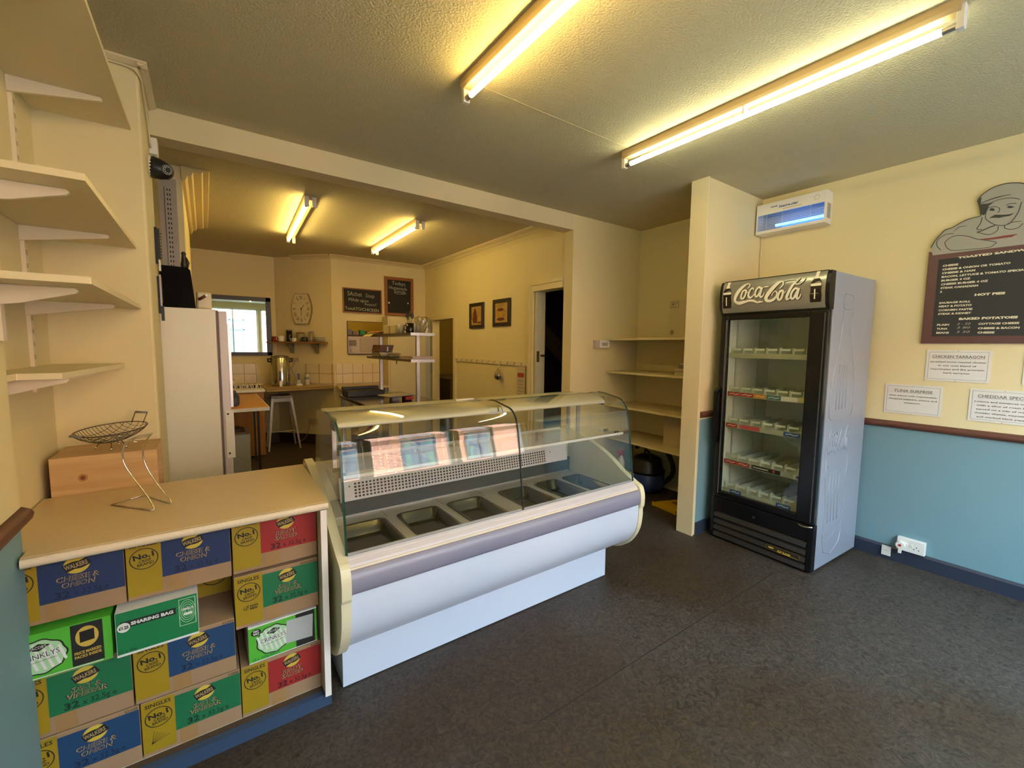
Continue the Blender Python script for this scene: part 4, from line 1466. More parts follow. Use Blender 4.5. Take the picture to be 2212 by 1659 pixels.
def tube_light(x, y0, y1, lab, emat, twin=False, body=brn, rot=0.0, drop=0.085, on=(True, True), xo=0.0):
    L_ = y1-y0
    t = thing('fluorescent_light', lab, 'ceiling light', (x, (y0+y1)/2, H), rot, 'fluorescent ceiling lights')
    T = Matrix.Translation((x, (y0+y1)/2, H)) @ Matrix.Rotation(rot, 4, 'Z')
    hw = 0.045 if twin else 0.032
    b = MB(); b.X = T
    b.prism([(-hw, 0), (-hw, -0.03), (-hw+0.01, -0.045), (hw-0.01, -0.045), (hw, -0.03), (hw, 0)], -L_/2, L_/2, body, 'Y')
    b.build('batten', t, bevel=0.002)
    for s_ in (-1, 1):
        b = MB(); b.X = T
        for q in ((-0.03, 0.03) if twin else (xo,)):
            b.box(q-0.017, q+0.017, s_*L_/2-0.012, s_*L_/2+0.012, -drop-0.018, -0.02, whitep)
        b.build('end_cap', t, bevel=0.003)
    b = MB(); b.X = T
    for i, q in enumerate((-0.03, 0.03) if twin else (xo,)):
        if on[i]:
            b.cyl((q, -L_/2+0.05, -drop), (q, L_/2-0.05, -drop), 0.013, emat, n=14)
            for s_ in (-1, 1):
                b.cyl((q, s_*(L_/2-0.05), -drop), (q, s_*(L_/2-0.012), -drop), 0.013, alu, n=14)
        else:
            for s_ in (-1, 1):
                b.cyl((q, s_*(L_/2-0.03), -drop), (q, s_*(L_/2-0.012), -drop), 0.012, whitep, n=12)
    b.build('tube', t)
    if not twin:
        b = MB(); b.X = T
        b.box(xo-0.02, xo+0.02, -0.004, 0.004, -drop-0.004, -0.04, whitep)
        b.build('tube_clip', t)
    return t


warm = emit_mat('warm tube glow', (1.0, 0.70, 0.22), 42.0)
cool = emit_mat('neutral tube glow', (1.0, 0.95, 0.58), 30.0)
tube_light(2.31, 0.43, 1.99, 'long single fluorescent tube with pale glow nearest the right wall', cool, xo=0.0)
tube_light(1.085, 0.38, 1.94, 'single fluorescent tube with orange glow cut by the top edge of the photo', warm)
tube_light(0.83, 4.13, 5.72, 'twin batten light with one lit tube at the left of the kitchen ceiling', warm, twin=True, on=(True, False), rot=-0.05)
tube_light(1.85, 4.22, 5.76, 'twin batten light at the right of the kitchen ceiling', warm, twin=True, on=(True, False), rot=-0.02)

# ------------------------------------------------------------------ insect killer
uv = emit_mat('ultraviolet tube', (0.10, 0.35, 1.0), 6.0)
t = thing('insect_killer', 'white wall mounted insect killer with blue glowing tubes', 'insect killer', (XR-0.07, 1.63, 2.46))
FI = frame((XR-0.125, 1.872, 2.46), (0, -1, 0), (0, 0, 1))
b = MB()
x0, x1, y0, y1 = XR-0.125, XR, 1.365, 1.865
zb0, zb1 = 2.46, 2.70
b.box(x0, XR-0.001, y0+0.008, y1-0.008, 2.685, zb1-0.001, whitep)
b.box(x0, XR-0.001, y0+0.008, y1-0.008, zb0+0.001, 2.484, whitep)
b.box(x0+0.0002, x0+0.008, y0+0.008, y1-0.008, 2.612, 2.685, whitep)
b.box(XR-0.02, XR-0.001, y0+0.008, y1-0.008, 2.484, 2.685, mat('reflector', 'b8c4d8', 0.3, metal=0.3))
b.box(x0-0.001, XR-0.0005, y0, y0+0.008, zb0, zb1, whitep)
b.box(x0-0.001, XR-0.0005, y1-0.008, y1, zb0, zb1, whitep)
b.box(x0+0.035, XR-0.03, y0-0.002, y0, 2.50, 2.61, mat('recess grey', '9a9a90', 0.5))
FI = frame((x0, y1, 2.46), (0, -1, 0), (0, 0, 1))
b.text(FI, 'Insect-a-clear', 0.17, 0.185, 0.020, blu, width=0.14, shear=0.3, bold=0.03)
b.rect(FI, 0.11, 0.16, 0.200, 0.206, blu)
b.rect(FI, 0.20, 0.34, 0.168, 0.172, mat('ivory ring', 'a8a084', 0.5))
b.stroke(FI, [(0.44+0.018*math.cos(a*PI/8), 0.197+0.018*math.sin(a*PI/8)) for a in range(16)], 0.0025, _mc['ivory ring'], closed=True)
b.build('housing', t)
b = MB()
b.cyl((XR-0.07, y0+0.03, 2.522), (XR-0.07, y1-0.13, 2.522), 0.010, uv, n=12)
b.build('tube', t)
b = MB()
for k in range(11):
    z = 2.488+k*0.0125
    b.tube([(x0+0.004, y0+0.012, z), (x0+0.004, y1-0.012, z)], 0.0012, mat('dark grille wire', '4a4c55', 0.4, metal=0.5), 5)
for y in (y0+0.10, y0+0.30, y1-0.08):
    b.tube([(x0+0.003, y, 2.482), (x0+0.003, y, 2.614)], 0.0014, whitep, 5)
b.build('grille', t)
c = MB()
c.tube(smooth3([(XR-0.02, 1.80, 2.69), (XR-0.012, 1.83, 2.725), (XR-0.012, 1.855, 2.72), (XR-0.008, 1.868, 2.68), (XR-0.008, 1.868, 2.4), (XR-0.008, 1.868, 2.05)]), 0.004, cream2, 6)
c.build('power_cable', t)

# ------------------------------------------------------------------ menu board and cards
FWL = frame((XR, 0.787, 0), (0, -1, 0), (0, 0, 1))


def wl(x, z, X=3.95):
    """measured at X=3.95; slide onto the real board plane"""
    return (x, z)


t = thing('menu_board', 'brown framed chalk menu board topped by a moustached chef cut-out', 'menu board', (XR-0.01, 0.45, 1.55))
O_ = [p for p in CHEF['out']]
bx0, bx1 = 0.0, 0.74
mir = CHEF['out'][19][0]
frm = mat('brown board frame', '5a3a36', 0.5)
chk = mat('chalkboard', '2b2c28', 0.7)
b = MB()
b.box(XR-0.018, XR, 0.787-bx1, 0.787-bx0, 1.55, 2.155, frm)
b.build('frame', t, bevel=0.002)
b = MB()
b.box(XR-0.0195, XR-0.018, 0.787-bx1+0.05, 0.787-0.052, 1.597, 2.098, chk)
SLT = b.build('slate', t)
# chef silhouette board standing above the frame, mirrored beyond the middle of the body
topc = sm2(O_[:20], 3)
outl_ = topc+[(2*mir-x, z) for x, z in topc[::-1]]
poly = outl_+[(2*mir-0.02, 2.13), (0.02, 2.13)]
chf = mat('chef print grey', '9a988a', 0.6)
b = MB()
b.prism([(0.787-x, z) for x, z in poly], XR-0.0185, XR-0.001, chf, 'X')
CUT = b.build('chef_cutout', t)
FC = frame((XR-0.0185, 0.787, 0), (0, -1, 0), (0, 0, 1))
b = MB()
ln = mat('chef line ink', '33352f', 0.6)
skin = mat('chef face print', 'a9a78f', 0.6)
armp = [p for p in CHEF['out'] if p[1] < 2.20]
lowline = [p for p in CHEF['out'][20:]]
b.flat(FC, [(0.012, 2.17), (0.03, 2.145)]+[p for p in CHEF['out'][-5:][::-1]]+[(0.42, 2.178), (0.42, 2.13), (0.06, 2.13), (0.012, 2.15)], chf, d=0.001)
for k in ('hat', 'hat2', 'face', 'br1', 'br2', 'nose', 'sc1', 'sc2', 'sc3', 'arm', 'arm2', 'arm3', 'col2'):
    b.stroke(FC, CHEF[k], 0.0035 if k not in ('col2', 'hat') else 0.006, ln, d=0.002, taper=k in ('hat', 'arm3', 'sc3'))
b.stroke(FC, CHEF['out'][:20], 0.005, ln, d=0.002)
b.stroke(FC, [(2*mir-x, z) for x, z in CHEF['out'][:20]], 0.005, ln, d=0.002)
for k in ('hair', 'mus', 'eye1', 'eye2'):
    b.flat(FC, CHEF[k], ln, d=0.0022)
b.stroke(FC, CHEF['col1'], 0.004, ln, d=0.002)
b.flat(FC, CHEF['red'], mat('print maroon', '7a3a38', 0.6), d=0.0022)
for k in ('arm', 'arm2', 'arm3'):
    b.stroke(FC, [(2*mir-x, z) for x, z in CHEF[k]], 0.0035, ln, d=0.002)
b.build('chef_drawing', CUT)
FC = frame((XR-0.0195, 0.787, 0), (0, -1, 0), (0, 0, 1))
b = MB()
lt = mat('menu lettering', 'd9d2b4', 0.6)
ck = mat('chalk writing', 'a7a898', 0.8)
b.text(FC, 'TOASTED SANDWICHES', 0.140, 2.089, 0.012, lt, width=0.37, bold=0.05, shear=0.12, rot=0.012)
for s_, z, wd in (('CHEESE', 2.050, .072), ('CHEESE & ONION OR TOMATO', 2.0265, .294), ('CHEESE & HAM', 2.003, .15), ('BACON, LETTUCE & TOMATO SPECIAL', 1.979, .36),
                  ('BURGER 4 OZ', 1.955, .133), ('CHEESE BURGER 4 OZ', 1.931, .21), ('STEAK CANADIAN', 1.907, .169), ('S', 1.883, .009),
                  ('SAUSAGE ROLL', 1.811, .144), ('MEAT & POTATO', 1.788, .150), ('CORNISH PASTIE', 1.763, .155), ('STEAK & KIDNEY', 1.739, .152),
                  ('PLAIN', 1.668, .057), ('TUNA', 1.642, .052), ('BEANS', 1.616, .060)):
    b.text(FC, s_, 0.0725, z-0.002, 0.0115, lt, width=wd, bold=0.045, shear=0.1)
b.text(FC, 'HOT PIES', 0.2306, 1.847, 0.0135, lt, width=0.128, bold=0.06, shear=0.1)
b.text(FC, 'BAKED POTATOES', 0.172, 1.700, 0.0135, lt, width=0.247, bold=0.06, shear=0.1)
for s_, z, wd in (('COTTAGE CHEESE', 1.668, .167), ('CHEESE & BACON', 1.6405, .170), ('CHEESE', 1.614, .072)):
    b.text(FC, s_, 0.2597, z-0.002, 0.0115, lt, width=wd, bold=0.045, shear=0.1)
for s_, z in (('2 - 50', 1.669), ('3 80', 1.645), ('3 30', 1.618)):
    b.text(FC, s_, 0.166, z-0.001, 0.013, ck, width=0.058, shear=0.3)
b.build('lettering', SLT)

crd = mat('laminated paper card', 'd9d8cf', 0.3, var=0.015)
pk = mat('grey print ink', '7d7470', 0.6)
CARDS = [(0.034, 1.3025, 'CHICKEN TARRAGON', ['shredded home roasted chicken', 'in our own blend of', 'mayonnaise and the aromatic', 'herb tarragon'], 'laminated chicken tarragon card pinned just under the menu board'),
         (-0.167, 1.060, 'TUNA SURPRISE', ['tuna mixed with mayonnaise,', 'chopped peppers, onions and', 'sweetcorn'], 'laminated tuna surprise card pinned above the rail next to the fridge'),
         (0.253, 1.060, 'CHEDDAR SPECIAL', ['Lettuce and tomatoes topped', 'with a slice of roast ham', 'served on a mix of grated', 'cheddar cheese, mayonnaise', 'and cracked black pepper'], 'laminated cheddar special card pinned low, below the menu board'),
         (0.462, 1.3025, '', [], 'laminated card just showing at the right edge under the menu')]
for x, z, ti, ls, lb in CARDS:
    b = MB()
    b.box(XR-0.004, XR-0.001, 0.787-x-0.296, 0.787-x, z, z+0.204, crd)
    FCd = frame((XR-0.004, 0.787-x, z), (0, -1, 0), (0, 0, 1))
    for a in ((0.012, 0.284, 0.012, 0.0135), (0.012, 0.284, 0.190, 0.1915), (0.012, 0.0135, 0.012, 0.1915), (0.2825, 0.284, 0.012, 0.1915)):
        b.rect(FCd, *a, pk)
    if ti:
        wdt = {'CHICKEN TARRAGON': 0.24, 'TUNA SURPRISE': 0.20, 'CHEDDAR SPECIAL': 0.225}[ti]
        b.text(FCd, ti, 0.148, 0.152, 0.018, pk, width=wdt, align='C', bold=0.02)
        b.rect(FCd, 0.148-wdt/2, 0.148+wdt/2, 0.1475, 0.1488, pk)
        for i, s_ in enumerate(ls):
            b.text(FCd, s_, 0.148, 0.122-i*0.024, 0.0095, pk, width=min(0.255, 0.0092*len(s_)), align='C', bold=0.03)
    for px_, py_ in ((0.148, 0.198), (0.148, 0.003)):
        b.ellipse(FCd, px_, py_, 0.002, 0.002, ink, d=0.001)
    b.build('menu_card', label=lb, cat='card', group='laminated menu cards')

t = thing('wall_socket', 'white double wall socket with a plug in, above the skirting', 'socket', (XR, 0.75, 0.1))
b = MB()
b.box(XR-0.035, XR, 0.664, 0.812, 0.10, 0.192, whitep)
SBX = b.build('box', t, bevel=0.004)
Fk = frame((XR-0.035, 0.812, 0.10), (0, -1, 0), (0, 0, 1))
b = MB()
for x in (0.052, 0.078):
    b.X = None
    b.box(XR-0.039, XR-0.035, 0.812-x-0.008, 0.812-x+0.006, 0.140, 0.158, whitep)
for x, y in ((0.105, 0.045), (0.093, 0.030), (0.117, 0.030)):
    b.rect(Fk, x-0.003, x+0.003, y-0.002, y+0.004, ink)
b.build('switches', SBX)
b = MB()
b.cyl((XR-0.035, 0.788, 0.142), (XR-0.062, 0.788, 0.142), 0.024, whitep, n=18)
b.cyl((XR-0.062, 0.788, 0.142), (XR-0.066, 0.788, 0.142), 0.008, red, n=12)
b.box(XR-0.060, XR-0.042, 0.780, 0.796, 0.085, 0.12, whitep)
b.build('plug', label='white plug with a red centre in the wall socket', cat='plug')
b = MB()
b.box(XR-0.028, XR-0.016, 0.842, 0.892, 0.028, 0.095, whitep)
b.rect(frame((XR-0.028, 0.892, 0.028), (0, -1, 0), (0, 0, 1)), 0.01, 0.04, 0.035, 0.037, grey)
b.build('cable_outlet', label='small white outlet plate on the dark skirting beside the fridge', cat='outlet')

# ------------------------------------------------------------------ recess behind the partition
rs = mat('cream recess shelf', 'cdbd8c', 0.5, var=0.03)
rsl = ['topmost cream recess shelf beside the light switch', 'second cream recess shelf from the top behind the partition', 'third cream recess shelf from the top holding nothing', 'lowest cream recess shelf carrying the cardboard box']
for z, lb in zip((1.575, 1.232, 0.878, 0.535), rsl):
    b = MB()
    b.prism([(3.465, 3.158), (3.405, 2.006), (XR-0.001, 2.006), (XR-0.001, 3.158)], z, z+0.02, rs, 'Z')
    b.build('recess_shelf', label=lb, cat='shelf', group='recess shelves', bevel=0.001)
b = MB()
b.box(3.268, 3.475, 3.125, 3.16, 1.495, 1.572, mat('switch grey', 'b8aea0', 0.4))
b.box(3.33, 3.475, 3.12, 3.126, 1.495, 1.572, whitep)
Fw = frame((3.33, 3.12, 1.495), (1, 0, 0), (0, 0, 1))
b.rect(Fw, 0.03, 0.115, 0.02, 0.055, mat('switch print', 'a8a098', 0.5))
b.build('light_switch', label='white double switch box on the wall left of the top recess shelf', cat='switch')
b = MB()
b.box(3.60, 3.96, 2.15, 2.51, 0.556, 0.85, mat('pale carton', 'b3a083', 0.8, scale=5))
b.rect(frame((3.60, 2.51, 0.556), (0, -1, 0), (0, 0, 1)), 0.19, 0.26, 0.0, 0.294, mat('carton tape', 'a89370', 0.4))
b.build('cardboard_box', label='plain pale cardboard box on the lowest recess shelf', cat='box')
b = MB()
b.box(3.80, 3.955, 2.2, 2.645, 1.596, 1.97, mat('cream carton', 'c2b48e', 0.7))
Fw = frame((3.80, 2.645, 1.596), (0, -1, 0), (0, 0, 1))
b.rect(Fw, 0.02, 0.11, 0.30, 0.36, ink)
b.rect(Fw, 0.023, 0.063, 0.303, 0.357, _mc['cream carton'], d=0.0009)
b.rect(Fw, 0.067, 0.107, 0.303, 0.357, _mc['cream carton'], d=0.0009)
b.flat(Fw, [(0.035, 0.345), (0.051, 0.345), (0.045, 0.325), (0.045, 0.312), (0.05, 0.308), (0.036, 0.308), (0.041, 0.312), (0.041, 0.325)], ink, d=0.0012)
b.stroke(Fw, [(0.074, 0.33), (0.082, 0.345), (0.095, 0.345), (0.102, 0.33)], 0.003, ink, d=0.0012)
b.ellipse(Fw, 0.045, 0.06, 0.02, 0.024, mat('carton stamp', '8a7a5c', 0.7), d=0.0009)
b.build('cardboard_box', label='tall cream carton with a fragile glass mark on the topmost recess shelf', cat='box')
pl = [(0.0, 0.0), (0.03, 0.01)]
b = MB()
for i in range(5):
    o_ = random.uniform(-0.01, 0.01)
    b.box(3.56+o_, 3.86+o_, 2.10+o_*0.5, 2.39+o_, 1.2525+i*0.012, 1.263+i*0.012, mat('paper stack', 'b8aa8a', 0.8))
b.build('paper_pile', label='uneven pile of papers on the second recess shelf', cat='papers', kind='stuff')
b = MB()
b.box(3.60, 3.84, 2.12, 2.38, 1.314, 1.345, mat('grey folder', '6f6860', 0.6))
b.box(3.61, 3.84, 2.13, 2.37, 1.345, 1.36, mat('light folder', 'a39a88', 0.6))
b.build('document_box', label='grey folders lying on the paper pile in the recess', cat='folder')
b = MB()
b.lathe([(0.0, 0), (0.045, 0.01), (0.06, 0.05), (0.055, 0.09), (0.03, 0.12), (0, 0.13)], 3.68, 2.30, 1.3605, mat('dark bag', '3c3020', 0.8), 14)
b.build('dark_bundle', label='small dark bundle on top of the folders in the recess', cat='bag')

# vacuum cleaner and floor sign
t = thing('vacuum_cleaner', 'round blue and black tub vacuum with its hose looped behind, under the lowest shelf', 'vacuum cleaner', (3.76, 2.80, 0))
b = MB()
vb = mat('vacuum blue tub', '2c3f78', 0.35)
b.lathe([(0.12, 0.02), (0.165, 0.03), (0.175, 0.08), (0.172, 0.19), (0.165, 0.20)], 3.76, 2.80, 0, vb, 28)
b.build('tub', t)
b = MB()
b.lathe([(0.177, 0.20), (0.178, 0.225), (0.155, 0.26), (0.15, 0.32), (0.13, 0.355), (0.08, 0.375), (0, 0.38)], 3.76, 2.80, 0, black, 28)
b.tube([(3.68, 2.70, 0.36), (3.69, 2.72, 0.41), (3.80, 2.86, 0.42), (3.84, 2.90, 0.37)], 0.012, black, 8)
b.build('head', t)
b = MB()
b.tube([(3.86+0.01*math.cos(a), 2.82+0.26*math.cos(a*PI/14+0.6), 0.27+0.22*math.sin(a*PI/14+0.6)) for a in range(26)], 0.024, mat('black hose', '0e0e0f', 0.4, bump=0.5, bscale=150), 12)
b.build('hose', t)
for dx, dy in ((-0.09, -0.11), (0.1, -0.1), (0, 0.13)):
    b = MB()
    b.cyl((3.76+dx-0.012, 2.80+dy, 0.018), (3.76+dx+0.012, 2.80+dy, 0.018), 0.018, blackm, n=14)
    b.build('wheel', t)
ysg = mat('safety yellow plastic', 'c49f10', 0.45)
b = MB()
b.X = Matrix.Translation((3.425, 2.46, 0.0)) @ Matrix.Rotation(-0.22, 4, 'Z')
b.prism([(0, 0), (0.02, -0.24), (0.05, -0.25), (0.60, -0.20), (0.60, -0.06), (0.05, 0.02)], 0.002, 0.03, ysg, 'Z')
Fg = frame((0, 0, 0.03), (0, -1, 0), (1, 0, 0))
for k in range(3):
    b.rect(Fg, 0.05, 0.17-0.02*k, 0.16+k*0.025, 0.175+k*0.025, ink)
b.box(0.02, 0.05, -0.255, -0.235, 0.0, 0.035, ysg)
b.box(-0.01, 0.02, -0.01, 0.02, 0.0, 0.035, ysg)
b.build('floor_sign', label='yellow plastic warning sign lying folded on the floor', cat='floor sign', bevel=0.003)
t = thing('mop_bucket', 'yellow bucket seen through the end glass of the serving counter', 'bucket', (3.34, 2.80, 0))
b = MB()
b.lathe([(0.10, 0.0), (0.125, 0.24), (0.13, 0.245), (0.122, 0.245), (0.098, 0.01), (0, 0.01)], 3.34, 2.80, 0, ysg, 24)
b.build('pail', t)
t = thing('spray_bottle', 'clear spray bottle with a red trigger standing in the yellow bucket', 'spray bottle', (3.34, 2.80, 0.012))
b = MB()
cl = mat('frosted bottle', 'c4c0b8', 0.3)
b.lathe([(0.04, 0.0), (0.042, 0.02), (0.042, 0.28), (0.036, 0.32), (0.038, 0.35), (0.018, 0.40), (0.014, 0.42)], 3.34, 2.80, 0.012, cl, 20)
b.build('bottle', t)
b = MB()
b.cyl((3.34, 2.80, 0.432), (3.34, 2.80, 0.455), 0.017, red, n=14)
b.box(3.29, 3.37, 2.79, 2.81, 0.455, 0.485, red)
b.box(3.30, 3.31, 2.795, 2.805, 0.42, 0.46, red)
b.build('trigger', t)
b = MB()
b.lathe([(0.0425, 0.12), (0.0425, 0.22)], 3.34, 2.80, 0.012, mat('bottle label', '8a4a4a', 0.5), 20)
b.build('label', t)
# ------------------------------------------------------------------ column fittings and tall fridge
b = MB()
for z0, z1, a in ((2.03, 2.18, 3.09), (1.62, 1.90, 3.06)):
    pass
knf = mat('knife blade', 'b0aeb0', 0.2, metal=1.0)
t = thing('knife_rack', 'upper magnetic strip holding black handled tools on the column side', 'knife rack', (-0.2, 3.08, 1.9))
MB().box(-0.2, -0.188, 3.06, 3.10, 1.93, 2.12, blackm).build('strip', t)
b = MB()
b.box(-0.188, -0.178, 3.065, 3.09, 1.95, 2.115, black)
for k in range(9):
    b.box(-0.186, -0.170, 3.072, 3.078, 1.96+k*0.016, 1.963+k*0.016, black)
b.build('brush', t)
MB().box(-0.188, -0.180, 3.065, 3.09, 1.89, 1.95, white).build('handle', t)
t = thing('knife_rack', 'lower magnetic strip with knives on the column side beside the white fridge', 'knife rack', (-0.2, 3.08, 1.6))
MB().box(-0.2, -0.190, 3.06, 3.10, 1.66, 1.86, blackm).build('strip', t)
MB().box(-0.190, -0.182, 3.066, 3.076, 1.70, 1.87, knf).box(-0.190, -0.180, 3.082, 3.09, 1.72, 1.86, mat('brown handle', '4a352a', 0.5)).build('blade', t)
MB().box(-0.190, -0.176, 3.064, 3.084, 1.62, 1.70, black).build('handle', t)
t = thing('security_camera', 'black dome security camera high on the column', 'camera', (-0.2, 3.02, 2.36))
b = MB()
b.cyl((-0.2, 3.02, 2.42), (-0.19, 3.02, 2.42), 0.055, whitep, n=20)
b.lathe([(0.0, 0)], 0, 0, 0, black, 4) if False else None
b.build('mount', t)
b = MB()
v3 = Vector((0.55, -0.75, -0.25)).normalized()
base = Vector((-0.19, 3.02, 2.42))
b.X = Matrix.Translation(base) @ Vector((0, 0, 1)).rotation_difference(Vector((1, -0.15, -0.25)).normalized()).to_matrix().to_4x4()
b.lathe([(0.055, 0.0), (0.054, 0.02), (0.048, 0.05), (0.036, 0.078), (0.018, 0.092), (0, 0.095)], 0, 0, 0, black, 22)
b.build('dome', t)
b = MB()
c0 = Vector((-0.135, 2.985, 2.408))
b.cyl(c0, c0+v3*0.022, 0.024, mat('lens ring', '8c8e90', 0.3, metal=0.6), n=20)
b.cyl(c0+v3*0.0215, c0+v3*0.0235, 0.019, black, n=20)
for k in range(10):
    a_ = v3.orthogonal().normalized()
    b_2 = v3.cross(a_)
    p = c0+v3*0.0235+(a_*math.cos(k*PI/5)+b_2*math.sin(k*PI/5))*0.015
    b.cyl(p, p+v3*0.001, 0.0025, white, n=6)
b.cyl(c0+v3*0.0236, c0+v3*0.025, 0.009, mat('lens', '3c3e40', 0.1), n=14)
b.build('lens', t)
b = MB()
b.box(-0.2, -0.165, 3.06, 3.15, 2.50, 2.585, whitep)
b.build('junction_box', label='small white junction box above the security camera', cat='junction box', bevel=0.003)
b = MB()
b.tube(smooth3([(-0.50, 2.712, 2.752), (-0.30, 2.712, 2.752), (-0.22, 2.708, 2.745), (-0.195, 2.72, 2.72), (-0.193, 2.80, 2.70), (-0.193, 2.95, 2.62), (-0.193, 3.02, 2.545), (-0.193, 3.06, 2.53)]), 0.005, cream2, 6)
b.build('cable', label='cream cable clipped round the top of the column to the junction box', cat='cable')

fw_ = mat('white enamel', 'e6e2d0', 0.35, var=0.015)
t = thing('upright_fridge', 'tall white upright fridge seen from its side behind the column', 'fridge', (-0.22, 3.5, 0))
MB().box(-0.52, 0.060, 3.205, 3.80, 0.02, 1.705, fw_).build('cabinet', t, bevel=0.004)
MB().box(0.060, 0.072, 3.205, 3.80, 0.03, 1.70, mat('fridge seal', '6a5a58', 0.6)).build('door_seal', t)
MB().box(0.072, 0.115, 3.205, 3.80, 0.03, 1.695, mat('door edge white', 'cfc8cc', 0.35)).build('door', t, bevel=0.004)
b = MB()
b.box(0.116, 0.13, 3.21, 3.23, 1.1, 1.62, alu)
b.build('handle', t)
b = MB()
b.box(0.083, 0.128, 3.196, 3.205, 0.78, 1.085, whitep)
for z in (0.81, 1.06):
    b.cyl((0.098, 3.196, z), (0.098, 3.193, z), 0.006, blackm, n=10)
b.build('hinge_cover', t)
t = thing('storage_box', 'large black box standing on top of the white fridge', 'box', (-0.12, 3.35, 1.705))
b = MB()
b.prism([(-0.20, 1.706), (-0.038, 1.706), (-0.055, 1.93), (-0.068, 1.945), (-0.20, 1.947)], 3.24, 3.50, mat('soft black', '090807', 0.85, spec=0.15), 'Y')
b.build('body', t, bevel=0.006)
b = MB()
b.lathe([(0.016, 0), (0.018, 0.03), (0.013, 0.06), (0.010, 0.09), (0.014, 0.095), (0.008, 0.105), (0, 0.108)], -0.085, 3.36, 1.947, mat('dark bronze', '241c14', 0.4), 14)
b.tube([(-0.07, 3.36, 1.955), (-0.062, 3.36, 1.99), (-0.074, 3.36, 2.02)], 0.005, _mc['dark bronze'], 6)
b.build('figurine', label='small dark figure shaped bottle on the black box', cat='ornament')
t = thing('kitchen_appliance', 'cream kitchen appliance with a brown lever on top of the white fridge', 'appliance', (0.0, 3.4, 1.705))
MB().box(-0.034, 0.045, 3.30, 3.50, 1.706, 1.815, mat('cream enamel', 'cdbf98', 0.3)).build('body', t, bevel=0.012)
b = MB()
b.tube([(-0.02, 3.285, 1.765), (0.016, 3.265, 1.79)], 0.008, mat('brown lever', '5a2c1c', 0.5), 8)
b.cyl((0.016, 3.265, 1.79), (0.02, 3.258, 1.79), 0.008, white, n=10)
b.build('lever', t)
b = MB()
b.box(-0.215, -0.118, 3.86, 3.875, 1.75, 2.62, mat('perforated grey metal', '9a9288', 0.45, metal=0.2))
for k in range(24):
    for x in (-0.172, -0.158):
        b.box(x, x+0.006, 3.858, 3.86, 1.80+k*0.032, 1.815+k*0.032, ink)
b.box(-0.187, -0.183, 3.857, 3.86, 1.78, 2.56, mat('slot shadow line', '5a4a38', 0.6))
b.build('slotted_panel', label='grey perforated metal strip standing tall behind the column', cat='panel')

# ------------------------------------------------------------------ kitchen units
wd2 = wood_mat('orange wood', 'a3702c', 'b88238', 'X', 5)
wd3 = wood_mat('orange wood upright', '8f5c1c', 'a26c28', 'Z', 4)
ktw = mat('kitchen worktop', 'b59a62', 0.4, scale=200)
t = thing('work_table', 'wood topped side table with a white metal edge beside the fridge', 'table', (0.1, 5.6, 0))
b = MB()
b.box(-0.085, 0.50, 4.96, 6.40, 0.845, 0.86, wd2)
b.build('tabletop', t)
MB().box(-0.085, 0.505, 4.945, 4.96, 0.828, 0.861, white).box(0.50, 0.506, 4.96, 6.40, 0.828, 0.861, white).build('edging', t)
for x, y in ((0.40, 5.05), (0.46, 6.3), (-0.08, 5.05)):
    MB().box(x, x+0.022, y, y+0.022, 0.0, 0.845, blackm).build('leg', t)
t = thing('under_counter_fridge', 'small pale grey fridge with a board on top under the wood topped table', 'fridge', (0.1, 5.2, 0))
MB().box(-0.08, 0.335, 5.08, 5.55, 0.02, 0.58, mat('pale grey enamel', '9da29b', 0.4)).build('cabinet', t, bevel=0.004)
MB().box(-0.07, 0.30, 5.10, 5.45, 0.581, 0.60, mat('brown board', '6b553a', 0.6)).box(0.0, 0.26, 5.14, 5.38, 0.60, 0.625, mat('dark tray', '3d382e', 0.5)).build('top_board', t)
t = thing('radio', 'dark grey boxy radio on the wood topped table behind the fridge', 'radio', (0.2, 5.3, 0.86))
MB().prism([(0.10, 0.862), (0.245, 0.862), (0.262, 0.885), (0.262, 0.96), (0.24, 1.0), (0.10, 1.0)], 5.16, 5.42, mat('charcoal plastic', '23282c', 0.5), 'Y').build('body', t, bevel=0.005)
MB().box(0.12, 0.235, 5.152, 5.16, 0.89, 0.95, grey).build('dial', t) if False else MB().box(0.12, 0.235, 5.154, 5.16, 0.89, 0.95, mat('dark dial', '303a40', 0.4)).build('dial', t)
t = thing('base_cabinet', 'orange wood cabinet with a pale worktop under the draining rack', 'cabinet', (0.3, 7.0, 0))
MB().box(-0.55, 0.605, 6.51, 7.36, 0.02, 0.868, wd3).build('body', t)
MB().box(-0.55, 0.62, 6.49, 7.37, 0.868, 0.90, white).build('worktop', t)
t = thing('dish_rack', 'cream draining rack with cutlery on the cabinet worktop', 'dish rack', (0.35, 6.75, 0.90))
dr = mat('cream rack plastic', 'c9b98c', 0.5)
b = MB()
b.box(0.12, 0.60, 6.60, 6.62, 0.955, 0.967, dr)
b.box(0.12, 0.60, 6.88, 6.90, 0.955, 0.967, dr)
b.box(0.12, 0.60, 6.60, 6.90, 0.902, 0.912, dr)
for k in range(18):
    b.box(0.13+k*0.026, 0.136+k*0.026, 6.60, 6.61, 0.912, 0.955, dr)
b.build('tray', t)
b = MB()
for k in range(22):
    x = 0.15+0.02*k
    b.box(x, x+0.010, 6.64+0.01*(k % 3), 6.86, 0.913, 0.925+0.012*(k % 4), steel if k % 3 else blackm)
b.build('cutlery', t)['kind'] = 'stuff'
MB().box(0.16, 0.30, 6.68, 6.80, 0.968, 1.02, mat('pale tub', 'c9bfa0', 0.4)).build('plastic_tub', label='small pale tub resting on the draining rack', cat='tub')

